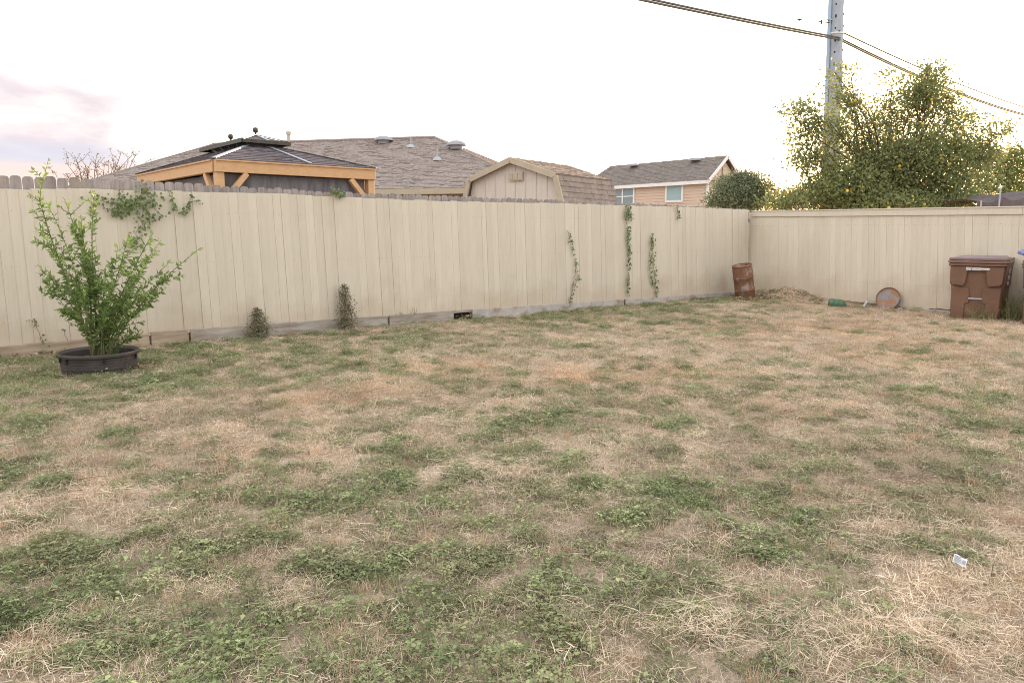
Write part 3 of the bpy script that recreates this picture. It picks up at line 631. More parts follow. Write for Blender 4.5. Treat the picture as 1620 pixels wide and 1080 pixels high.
def branchy(mb, a, b, r0, r1, wob=.12, n_=7):
    a, b = Vector(a), Vector(b); d = (b - a).length; pts = []
    o1 = Vector(runit(1)[0]) * d * wob; o2 = Vector(runit(1)[0]) * d * wob * .5
    for i in range(n_):
        t = i / (n_ - 1); pts.append(a.lerp(b, t) + o1 * math.sin(PI * t) + o2 * math.sin(2 * PI * t))
    mb.tube(pts, [r0 + (r1 - r0) * i / (n_ - 1) for i in range(n_)], 6); return pts
def tree(name, label, lobes, Yc, base_xy, m_, size, subr, per, dens_mult=1.0, group=None, trunk_r=.14, fork_z=1.4, fruits=0, cat='tree', seed=1, flat=.8, stemtips=True):
    """lobes: (px, py, rx_px, ry_px, clusters, dy) seen from the photographer's place; each becomes an ellipsoid of leaf clusters in space"""
    t = empty(name, (base_xy[0], base_xy[1], 0)); tag(t, label, cat, group); O = t.location.copy()
    tk = MB(); fork = Vector((base_xy[0], base_xy[1], fork_z))
    branchy(tk, (base_xy[0], base_xy[1], -.1), fork, trunk_r, trunk_r * .8, .04)
    C = []; D = []; cv = []; cl = []
    for (px, py, rx, ry, nc, dy) in lobes:
        Yl = Yc + dy; c0 = at(px, py, Yl); ax, az_ = rx / F * Yl, ry / F * Yl; ay = max(min(ax, 1.6), az_) * flat
        hub = fork.lerp(c0, .25)
        pts = branchy(tk, fork, c0, trunk_r * .26, .008, .10, 9)
        for k in range(int(nc)):
            u = Vector(runit(1)[0]); r = random.random() ** .45; q = c0 + Vector((u.x * ax * r, u.y * ay * r, u.z * az_ * r))
            if stemtips and k % 3 == 0:
                b0 = pts[random.randint(4, 8)]; branchy(tk, b0, q, .014, .004, .08, 4)
            cl.append((q, q - c0))
    for q, rel in cl:
        n_ = max(4, int(per * random.uniform(.5, 1.4))); v = rng.normal(0, 1, (n_, 3)) * subr * np.array([1, 1, .8]); C.append(np.array(q) + v)
        dd = v / (np.linalg.norm(v, axis=1, keepdims=True) + 1e-6) + runit(n_) * .9 + np.array([0, 0, .15]); D.append(dd)
        cv.append(rng.uniform(0, .85, n_) * .8 + .25 * rng.random() - .02)
    C = np.concatenate(C); D = np.concatenate(D); cv = np.concatenate(cv)
    k = rng.random(len(cv)) < .05; cv[k] = 1
    nn = runit(len(C)); sz = size * rng.uniform(.65, 1.25, len(C))
    leaf_mesh('crown', C, D, nn, sz, sz * .55, cv, m_, t, world_off=O)
    tk.v = [(a - O.x, b - O.y, c_ - O.z) for a, b, c_ in tk.v]; tk.build('trunk', M['bark'], t, smooth=True)
    if fruits:
        fr = MB(); fr.lathe([(.001, -.040), (.029, -.029), (.041, 0), (.029, .030), (.001, .040)], 8); proto = None
        sel = rng.choice(len(cl), min(fruits, len(cl)), replace=False)
        for i in sel:
            q, rel = cl[i]; toward = (EYE - q).normalized() * subr * 1.3
            pos = q + toward + Vector(runit(1)[0]) * subr * .6 - O
            if proto is None: proto = fr.build('fruit', M['fruit_yellow'], t, smooth=True); o = proto
            else: o = link_copy(proto, t)
            o.location = pos; s2 = random.uniform(.75, 1.3); o.scale = (s2, s2, s2)
    return t

# fruit tree beyond the corner
lob = [(1420, 290, 120, 42, 230, 0), (1335, 292, 75, 40, 120, -.3), (1500, 285, 70, 50, 140, .3), (1440, 235, 75, 38, 120, 0), (1385, 250, 60, 35, 80, .2), (1500, 232, 55, 35, 80, 0),
       (1375, 195, 35, 26, 30, 0), (1425, 190, 38, 22, 36, .2), (1465, 140, 30, 32, 40, 0), (1405, 128, 12, 12, 6, 0), (1445, 158, 34, 22, 26, 0), (1500, 165, 18, 18, 12, .3), (1472, 105, 8, 12, 5, 0), (1515, 182, 16, 12, 8, 0), (1480, 195, 42, 20, 26, .4),
       (1285, 195, 32, 22, 26, -.3), (1262, 175, 15, 8, 8, -.4), (1247, 172, 10, 5, 4, -.4), (1281, 170, 8, 10, 6, -.3), (1330, 140, 14, 20, 13, .2), (1345, 168, 14, 22, 14, 0), (1320, 115, 9, 10, 5, 0), (1330, 215, 38, 30, 44, 0), (1345, 158, 14, 20, 10, 0),
       (1270, 215, 26, 16, 16, -.4), (1285, 250, 35, 20, 32, -.4), (1265, 262, 14, 10, 8, -.5), (1560, 225, 22, 16, 16, .3), (1590, 205, 14, 7, 6, .3), (1545, 195, 16, 12, 9, .2), (1577, 205, 14, 6, 6, 0), (1550, 245, 30, 22, 30, .2), (1300, 305, 40, 20, 45, -.5), (1250, 318, 30, 10, 18, -.8), (1440, 255, 115, 40, 110, .2), (1465, 150, 32, 34, 30, .2), (1405, 160, 14, 18, 8, .1), (1395, 178, 16, 14, 9, 0),
       (1505, 150, 12, 8, 5, 0), (1480, 120, 16, 12, 9, 0), (1345, 115, 8, 6, 3, 0), (1225, 322, 25, 9, 14, -.8), (1420, 325, 130, 16, 150, -.6), (1340, 320, 60, 18, 60, .3), (1500, 318, 60, 20, 70, -.3), (1400, 270, 90, 40, 90, .8)]
tree('fruit_tree', 'tall loose fruit tree dotted with yellow fruit around the utility pole', lob, 23.5, (at(1415, 300, 23.5).x, 23.5), M['treeleaf'], .104, .175, 31, fruits=110, trunk_r=.16)
tree('leafy_tree', 'bright green leafy tree right of the yellow fruit tree', [(1570, 285, 38, 38, 90, 0), (1610, 270, 32, 34, 80, .5), (1600, 305, 60, 24, 90, -.5), (1560, 250, 22, 14, 18, 0), (1610, 240, 16, 12, 12, 0), (1590, 255, 20, 14, 16, 0), (1650, 280, 40, 40, 90, .5)], 28, (at(1600, 300, 28).x, 28), M['treeleaf2'], .11, .2, 26, trunk_r=.15)
tree('round_tree', 'small dense round grey green tree beside the peach house', [(1172, 305, 42, 28, 170, 0), (1160, 300, 30, 24, 70, -.3), (1185, 298, 32, 22, 70, -.2), (1140, 318, 24, 14, 40, 0), (1208, 312, 18, 22, 40, 0), (1172, 325, 50, 14, 80, 0), (1175, 284, 24, 8, 22, 0)], 25.5, (at(1172, 300, 25.5).x, 25.5), M['treeleaf3'], .085, .12, 34, trunk_r=.1, fork_z=1.6, stemtips=False)
# low leafy bush between
tree('low_bush', 'low yellow green bush between the round tree and the fruit tree', [(1262, 312, 40, 15, 60, 0), (1235, 322, 28, 8, 30, 0), (1228, 300, 12, 6, 5, 0), (1290, 312, 30, 18, 50, .2)], 24.5, (at(1262, 300, 24.5).x, 24.5), M['treeleaf2'], .09, .13, 22, trunk_r=.06, fork_z=1.0, cat='bush', fruits=14)
# sparse tree far left
def sparse_tree():
    t = empty('bare_tree', (at(150, 282, 36).x, 36, 0)); tag(t, 'thin sparse twiggy tree seen over the pickets beside the brown roof', 'tree'); O = t.location
    tk = MB(); C = []; D = []; base = Vector((O.x, 36, 0)); fork = Vector((O.x, 36, 2.6)); branchy(tk, base, fork, .12, .08, .03)
    tips = [(118, 246), (108, 262), (135, 262), (150, 258), (165, 262), (192, 240), (205, 250), (213, 248), (180, 258), (100, 275), (125, 275), (200, 265), (232, 256), (152, 250), (172, 266), (90, 280), (140, 270), (188, 270)]
    for px, py in tips:
        q = at(px, py, 36 + random.uniform(-.8, .8)); pts = branchy(tk, fork, q, .035, .010, .07, 8)
        for j in range(7):
            i = random.randint(2, 7); e = pts[i] + Vector((random.uniform(-.5, .5), random.uniform(-.4, .4), random.uniform(.1, .6))); pp = branchy(tk, pts[i], e, .012, .006, .1, 4)
            for r_ in pp[1:]:
                for _ in range(3): C.append(tuple(r_ + Vector(runit(1)[0]) * .08)); D.append(runit(1)[0])
    C = np.array(C); n_ = len(C); leaf_mesh('crown', C, np.array(D), runit(n_), rng.uniform(.07, .13, n_), rng.uniform(.03, .06, n_), rng.random(n_), M['brownleaf'], t, world_off=O)
    tk.v = [(a - O.x, b - O.y, c_ - O.z) for a, b, c_ in tk.v]; tk.build('trunk', M['twig'], t)
sparse_tree()

# ------------------------------------------------------------------ roof helper
def shingle_plane(poly, nrm, along, tabw, tabh, m_, name, parent, O, thick=.012, singles=False, skip=.0):
    """lay overlapping tabs in courses on a planar polygon (3d points); along = horizontal course direction"""
    nrm = nrm.normalized(); along = along.normalized(); upv = nrm.cross(along).normalized()
    if upv.z < 0: upv = -upv
    P0 = poly[0]; q2 = [((p_ - P0).dot(along), (p_ - P0).dot(upv)) for p_ in poly]
    def clip(sub, edge_n, d):
        out_ = []
        for i in range(len(sub)):
            a, b = sub[i], sub[(i + 1) % len(sub)]; da = a[0] * edge_n[0] + a[1] * edge_n[1] - d; db = b[0] * edge_n[0] + b[1] * edge_n[1] - d
            if da >= 0: out_.append(a)
            if (da >= 0) != (db >= 0): t = da / (da - db); out_.append((a[0] + (b[0] - a[0]) * t, a[1] + (b[1] - a[1]) * t))
        return out_
    area = sum(q2[i][0] * q2[(i + 1) % len(q2)][1] - q2[(i + 1) % len(q2)][0] * q2[i][1] for i in range(len(q2)))
    if area < 0: q2 = q2[::-1]
    us = [q[0] for q in q2]; vs = [q[1] for q in q2]; mb = MB(); v = min(vs); row = 0; objs = []
    while v < max(vs):
        u = min(us) - (tabw * .5 if row % 2 else 0) - random.uniform(0, .3) * tabw
        while u < max(us):
            ww = tabw * random.uniform(.75, 1.25); sub = [(u + .003, v), (u + ww - .003, v), (u + ww - .003, v + tabh), (u + .003, v + tabh)]
            for i in range(len(q2)):
                a, b = q2[i], q2[(i + 1) % len(q2)]; en = (-(b[1] - a[1]), b[0] - a[0]); sub = clip(sub, en, a[0] * en[0] + a[1] * en[1])
                if len(sub) < 3: break
            if len(sub) >= 3:
                th = thick * random.choice([.6, 1, 1.3] if singles else [.6, 1, 1.2, 2.2]); top = [P0 + along * a + upv * b + nrm * (th * (1 - .85 * (b - v) / tabh) + .002) - O for a, b in sub]
                bot = [P0 + along * a + upv * b - O for a, b in sub]; k = len(sub)
                tgt = MB() if singles else mb
                tgt.add(bot + top, [tuple(range(k, 2 * k))] + [(i, (i + 1) % k, k + (i + 1) % k, k + i) for i in range(k)])
                if singles: objs.append(tgt.build(name, m_, parent))
            u += ww
        v += tabh; row += 1
    if not singles:
        o = mb.build(name, m_, parent); o['kind'] = 'stuff'; return o
    return objs

# ------------------------------------------------------------------ house with the brown hip roof
def hip_house():
    u = Vector((.97, -.243, 0)).normalized(); v = Vector((.243, .97, 0)).normalized()
    E0 = at(740, 297, 23.3); ez = E0.z; P = Vector((E0.x, E0.y, ez))
    rz = at(688, 218, 28.8).z; d = 5.0
    def on_ridge(px):    # point of the ridge line on sight line px
        best = None
        for k in range(-400, 200):
            q = P + v * d + u * (k * .05); q.z = rz; a, b = proj(np.array(q.x), np.array(q.y), q.z)
            if best is None or abs(a - px) < best[0]: best = (abs(a - px), q)
        return best[1]
    Rr = on_ridge(688); Rl = on_ridge(337)
    h = empty('hip_roofed_house', P - Vector((0, 0, ez))); tag(h, 'long house with a big brown shingle hip roof behind the pavilion', 'house'); O = h.location.copy()
    def E(q): q = Vector(q); q.z = ez; return q
    fr = E(Rr + (u - v) * d); br = E(Rr + (u + v) * d); fl = E(Rl - u * 3.3 - v * d); bl2 = E(Rl - u * 3.3 + v * d)
    dk = MB(); dk.add([q - O for q in (fl, fr, br, bl2, Rl, Rr)], [(0, 1, 5, 4), (1, 2, 5), (2, 3, 4, 5), (3, 0, 4), (3, 2, 1, 0)]); roof = dk.build('roof', M['shingle'], h)
    nf = (fr - fl).cross(Rl - fl); nf = nf if nf.z > 0 else -nf
    shingle_plane([fl, fr, Rr, Rl], nf, fr - fl, .19, .125, M['shingle'], 'shingle_field', roof, O)
    nr = (br - fr).cross(Rr - fr); nr = nr if nr.z > 0 else -nr
    shingle_plane([fr, br, Rr], nr, br - fr, .19, .125, M['shingle'], 'shingle_field', roof, O)
    cp = MB(); cp.tube([Rl - O + Vector((0, 0, .02)), Rr - O + Vector((0, 0, .02))], .06, 6); cp.tube([Rr - O, br - O], .05, 5); cp.tube([Rl - O, fl - O], .05, 5); cp.tube([Rr - O, fr - O], .05, 5); cp.build('ridge_cap', M['shingle'], roof)
    # walls, fascia, soffit
    i = .45; wq = [fl + (u + v) * i, fr + (-u + v) * i, br - (u + v) * i, bl2 + (u - v) * i]; wm = MB()
    base = [Vector((q.x, q.y, 0)) - O for q in wq]; top = [Vector((q.x, q.y, ez - .14)) - O for q in wq]; wm.add(base + top, [(0, 1, 5, 4), (1, 2, 6, 5), (2, 3, 7, 6), (3, 0, 4, 7)])
    wm.build('wall', mat('cream_brick_wall', (.44, .33, .19), (.36, .26, .15), scale=6, rough=.9), h)
    for a, b in ((fl, fr), (fr, br), (br, bl2), (bl2, fl)):
        o_ = (b - a).normalized().cross(Vector((0, 0, 1))) * .022
        MB().beam(a - O + o_ - Vector((0, 0, .09)), b - O + o_ - Vector((0, 0, .09)), .03, .17).build('fascia', M['trimtan'], h)
    # roof fittings
    def on_roof(px, py):
        return plane_hit(px, py, fl, nf.normalized())
    for px, py, r in ((607, 226, .36), (722, 231, .36)):
        q = on_roof(px, py) if px < 690 else plane_hit(px, py + 3, fr, nr.normalized()); q = q - O
        b = MB(); b.lathe([(r * .6, 0), (r * .62, .12), (r, .13), (r * .97, .17), (r * .75, .24), (r * .4, .29), (.01, .30)], 20, Matrix.Translation(q + Vector((0, 0, -.05)))); b.build('roof_vent', M['ventgrey'], h, smooth=True)
    for px, py in ((650, 233), (692, 253), (456, 222)):
        q = on_roof(px, py) if px != 456 else Rl.lerp(Rr, .36); q = q - O; b = MB()
        rt = .03 if px != 456 else .07; b.lathe([(rt, -.1), (rt, .36 if px != 456 else .32), (.001, .37 if px != 456 else .33)], 10, Matrix.Translation(q))
        if px == 456: b.lathe([(.12, .30), (.12, .40), (.01, .42)], 10, Matrix.Translation(q))
        else: b.lathe([(.17, -.03), (.14, .04), (.06, .10)], 12, Matrix.Translation(q))
        b.build('vent_pipe', M['galv'] if px != 456 else M['louvre'], h, smooth=True)
    # window on the rear wall, just visible between eave and fence
    a = wq[0].lerp(wq[1], .80); MB().beam(Vector((a.x, a.y, 1.75)) - O - v * .03, Vector((a.x, a.y, 1.75)) - O - v * .03 + u * 1.4, .06, 1.1).build('window', M['glass'], h)
hip_house()

# ------------------------------------------------------------------ small far gable roof
def far_gable():
    Yg = 42; ap = at(897, 273, Yg); O = Vector((ap.x, Yg, 0)); h = empty('far_house', O); tag(h, 'tiny distant gable roof peeking between the shed and the peach house', 'house')
    ez = at(915, 285, Yg).z; hw = (ap.z - ez) * 1.9; dp = Vector((-.75, 1.0, 0)).normalized() * 5; sd_ = Vector((dp.y, -dp.x, 0)).normalized()
    g = MB(); a0 = Vector((0, 0, ap.z)); l0 = -sd_ * hw + Vector((0, 0, ez)); r0 = sd_ * hw + Vector((0, 0, ez))
    for s2, e in ((-1, l0), (1, r0)):
        g.prism([a0, e, e + dp, a0 + dp], Vector((0, 0, .1)))
    g.build('roof', M['shingle'], h)
    wl = MB(); lo_ = Vector((0, 0, -ez)); i = .12; q = [l0 + sd_ * i * 2 + dp * .05, r0 - sd_ * i * 2 + dp * .05]
    wl.prism([q[0] + Vector((0, 0, -ez)), q[1] + Vector((0, 0, -ez)), q[1], a0 + dp * .05 - Vector((0, 0, .12)), q[0]], dp * .95); wl.build('wall', M['peach'], h)
    for e in (l0, r0): MB().beam(a0 - dp * .004, e - dp * .004, .06, .18).build('barge_board', M['trimtan'], h)
far_gable()

# ------------------------------------------------------------------ gambrel shed
def shed():
    gd = Vector((-.8, .6, 0)); sdv = Vector((.55, .835, 0)).normalized()
    Yr = 17.6; Rb = at(881, 277, Yr); bz = Rb.z; Rb0 = Vector((Rb.x, Rb.y, 0)); Wd = 2.55; Ln = 2.75
    O = Rb0.copy(); h = empty('gambrel_shed', O); tag(h, 'beige barn style storage shed with a gambrel roof behind the fence', 'shed')
    apz = bz + .42; low = bz - 1.0; out_ = .30
    Lb = gd * Wd
    prof = [(-out_, low), (0, bz), (Wd / 2, apz), (Wd, bz), (Wd + out_, low)]
    def P(s2, z, t): return gd * s2 + sdv * t + Vector((0, 0, z))
    # front and back walls
    pw = [(-out_ + .10, 0), (-out_ + .10, low), (.02, bz - .05), (Wd / 2, apz - .05), (Wd - .02, bz - .05), (Wd + out_ - .10, low), (Wd + out_ - .10, 0)]
    MB().prism([P(a, b, .06) for a, b in pw], sdv * (Ln - .12)).build('wall', M['shedwall'], h)
    # vertical grooved battens
    x = .0
    while x < Wd + .2:
        zt = np.interp(x, [-out_, 0, Wd / 2, Wd, Wd + out_], [low, bz, apz, bz, low]) - .07
        MB().beam(P(x, .2, .052), P(x, float(zt), .052), .012, .010, up=sdv).build('siding_batten', M['shedwall'], h); x += .305
    # roof slopes
    for i in range(4):
        (a, za), (b, zb) = prof[i], prof[i + 1]; A, B = P(a, za, -.06), P(b, zb, -.06); n0 = (B - A).cross(sdv); n0.normalize(); n0 = n0 if n0.z > 0 else -n0
        rfm = MB().prism([A, B, B + sdv * (Ln + .12), A + sdv * (Ln + .12)], n0 * .03).build('roof', M['shingle_tan'], h)
        if i in (0, 1):
            lo2, hi2 = A + n0 * .032, B + n0 * .032
            shingle_plane([lo2 + O, lo2 + sdv * (Ln + .12) + O, hi2 + sdv * (Ln + .12) + O, hi2 + O], n0, sdv, .27, .13, M['shingle_tan'], 'shingle', rfm, O, thick=.014, singles=True)
    # gable trim
    for i in range(4):
        (a, za), (b, zb) = prof[i], prof[i + 1]; A, B = P(a, za - .02, -.085), P(b, zb - .02, -.085)
        MB().beam(A, B, .04, .13, up=Vector((0, 0, 1)) if i in (1, 2) else gd).build('gable_trim', M['trimtan'], h)
    # louvred vent
    c0 = P(Wd / 2 - .1, bz + .02, .03); vt = MB().beam(c0 - gd * .21, c0 + gd * .21, .04, .20).build('gable_vent', M['louvre'], h)
    for k in range(3):
        c1 = c0 + gd * (-.145 + .145 * k) - sdv * .027; MB().beam(c1 - gd * .06, c1 + gd * .06, .01, .15).build('vent_louvre', M['trimtan'], vt)
    # siding body below roof eaves
shed()

# ------------------------------------------------------------------ pavilion
def pavilion():
    A = at(341, 254, 14.2); z1 = A.z; A0 = Vector((A.x, A.y, 0)); ub = Vector((.74, .672, 0)).normalized(); uc = Vector((-.64, .768, 0)).normalized()
    def hit(px, dirv):
        d = ray(px, 300); k = d.x / d.y; return (k * A0.y - A0.x) / (dirv.x - k * dirv.y)
    W_ = hit(592, ub); D_ = hit(213, uc); D_ = 5.3
    O = A0.copy(); h = empty('garden_pavilion', O); tag(h, 'cedar framed pavilion with dark mesh curtains and a two tier dark hip roof', 'pavilion')
    def P(a, b, z): return ub * a + uc * b + Vector((0, 0, z))
    bh = .20
    for (a0, b0, a1, b1) in ((-.02, 0, W_ + .02, 0), (W_, .07, W_, D_ - .07), (W_ + .02, D_, -.02, D_), (0, D_ - .07, 0, .07)):
        MB().beam(P(a0, b0, z1 - bh / 2), P(a1, b1, z1 - bh / 2), .10, bh).build('beam', M['cedar'], h, bevel=.004)
        # thin upper fascia lip
        MB().beam(P(a0, b0, z1 + .012), P(a1, b1, z1 + .012), .16, .025).build('fascia', M['cedar'], h)
    for a, b in ((.07, .07), (W_ - .07, .07), (.07, D_ - .07), (W_ - .07, D_ - .07)):
        MB().box(P(a, b, (z1 - bh) / 2), (.15, .15, z1 - bh), Matrix.Rotation(math.atan2(ub.y, ub.x), 3, 'Z')).build('post', M['cedar'], h, bevel=.004)
    zb = z1 - bh; k = .52
    br = [((.12, 0), (k + .05, 0)), ((0, .12), (0, k + .05)), ((W_ - .12, 0), (W_ - k - .05, 0)), ((W_, .12), (W_, k + .05)), ((0, D_ - .12), (0, D_ - k)), ((W_, D_ - .12), (W_, D_ - k))]
    for (a, b), (c_, d_) in br:
        MB().beam(P(a, b, zb - k), P(c_, d_, zb - .005), .09, .10).build('brace', M['cedar'], h, bevel=.003)
    # mesh curtains with folds
    def curtain(p0, p1, nrm_):
        n_ = 70; vs = []; top = zb - .01; d = p1 - p0
        for i in range(n_ + 1):
            t = i / n_; s2 = math.sin(t * 47 + 2 * math.sin(t * 9)) * .055 + math.sin(t * 21) * .035; q = p0 + d * t
            vs.append(q + nrm_ * (s2 * .3) + Vector((0, 0, top))); vs.append(q + nrm_ * s2 + Vector((0, 0, top - .5))); vs.append(q + nrm_ * (s2 * 1.4) + Vector((0, 0, .08)))
        fs = []
        for i in range(n_): fs += [(3 * i, 3 * i + 1, 3 * i + 4, 3 * i + 3), (3 * i + 1, 3 * i + 2, 3 * i + 5, 3 * i + 4)]
        MB().add(vs, fs).build('mesh_curtain', M['mesh'], h, smooth=True)
    curtain(P(.15, .16, 0), P(W_ - .15, .16, 0), uc); curtain(P(.16, .15, 0), P(.16, D_ - .15, 0), ub); curtain(P(W_ - .16, .15, 0), P(W_ - .16, D_ - .15, 0), ub); curtain(P(.15, D_ - .16, 0), P(W_ - .15, D_ - .16, 0), uc)
    # lower roof: frustum up to the cupola opening
    cx, cy = W_ / 2 - .12, D_ / 2; e = .04; zr0 = z1 + .03; rw, rd, rise = .33, 1.12, .45
    lo_ = [P(-e, -e, zr0), P(W_ + e, -e, zr0), P(W_ + e, D_ + e, zr0), P(-e, D_ + e, zr0)]; hi_ = [P(cx - rw, cy - rd, zr0 + rise), P(cx + rw, cy - rd, zr0 + rise), P(cx + rw, cy + rd, zr0 + rise), P(cx - rw, cy + rd, zr0 + rise)]
    rm = MB(); rm.add(lo_ + hi_, [(0, 1, 5, 4), (1, 2, 6, 5), (2, 3, 7, 6), (3, 0, 4, 7)]); roof = rm.build('roof', M['shingle_dark'], h)
    for i in (0, 1, 2, 3):
        j = (i + 1) % 4; pl = [lo_[i] + O, lo_[j] + O, hi_[j] + O, hi_[i] + O]; nn = (lo_[j] - lo_[i]).cross(hi_[i] - lo_[i]); nn = nn if nn.z > 0 else -nn
        shingle_plane(pl, nn, lo_[j] - lo_[i], .45, .17, M['shingle_dark'], 'shingle_field', roof, O, thick=.012)
    def strip(a, b, m_, w_=.07, up_=.02):
        MB().beam(a + Vector((0, 0, up_)), b + Vector((0, 0, up_)), w_, .015).build('hip_strip', m_, roof)
    for i in range(4): strip(lo_[i], hi_[i], M['bluemetal'] if i == 0 else M['blackmetal'], .075)
    strip(lo_[0].lerp(lo_[1], .56) + Vector((0, 0, .01)), hi_[0].lerp(hi_[1], .62) + Vector((0, 0, .01)), M['bluemetal'], .06)
    # cupola: dark frame band, overhanging small roof, ball finials
    fh = .13; fr = [q + Vector((0, 0, -.05)) for q in hi_]; cup = MB(); topq = [q + Vector((0, 0, fh)) for q in hi_]; cup.add(fr + topq, [(0, 1, 5, 4), (1, 2, 6, 5), (2, 3, 7, 6), (3, 0, 4, 7)]); cf = cup.build('cupola_frame', M['blackmetal'], h)
    oh = .19; zc = zr0 + rise + fh - .03
    ce = [P(cx - rw - oh, cy - rd - oh, zc), P(cx + rw + oh, cy - rd - oh, zc), P(cx + rw + oh, cy + rd + oh, zc), P(cx - rw - oh, cy + rd + oh, zc)]
    rl = .74; ra, rb2 = P(cx, cy - rl, zc + .17), P(cx, cy + rl, zc + .17)
    cr = MB(); cr.add(ce + [ra, rb2], [(0, 1, 4), (1, 2, 5, 4), (2, 3, 5), (3, 0, 4, 5), (3, 2, 1, 0)]); ctop = cr.build('cupola_roof', M['shingle_dark'], h)
    for i in range(4):
        j = (i + 1) % 4; MB().beam(ce[i] - Vector((0, 0, .02)), ce[j] - Vector((0, 0, .02)), .05, .07).build('eave_bar', M['blackmetal'], ctop)
    for a, b, m_ in ((ce[0], ra, M['bluemetal']), (ce[1], ra, M['blackmetal']), (ce[2], rb2, M['blackmetal']), (ce[3], rb2, M['blackmetal']), (ra, rb2, M['blackmetal']), (ce[0].lerp(ce[1], .55), ra, M['bluemetal'])):
        MB().beam(a + Vector((0, 0, .015)), b + Vector((0, 0, .015)), .055, .015).build('hip_strip', m_, ctop)
    for q in (ra, rb2):
        b = MB(); b.lathe([(.035, -.02), (.02, .03), (.02, .05), (.04, .06), (.055, .08), (.062, .11), (.055, .14), (.035, .16), (.001, .168)], 14, Matrix.Translation(q)); b.build('finial', M['blackmetal'], h, smooth=True)
    for t in (.2, .4, .6, .8):
        MB().beam(hi_[0].lerp(hi_[3], t) - Vector((0, 0, .02)) - ub * .02, ce[0].lerp(ce[3], t) + ub * .05, .02, .03).build('strut', M['galv'], cf)
pavilion()

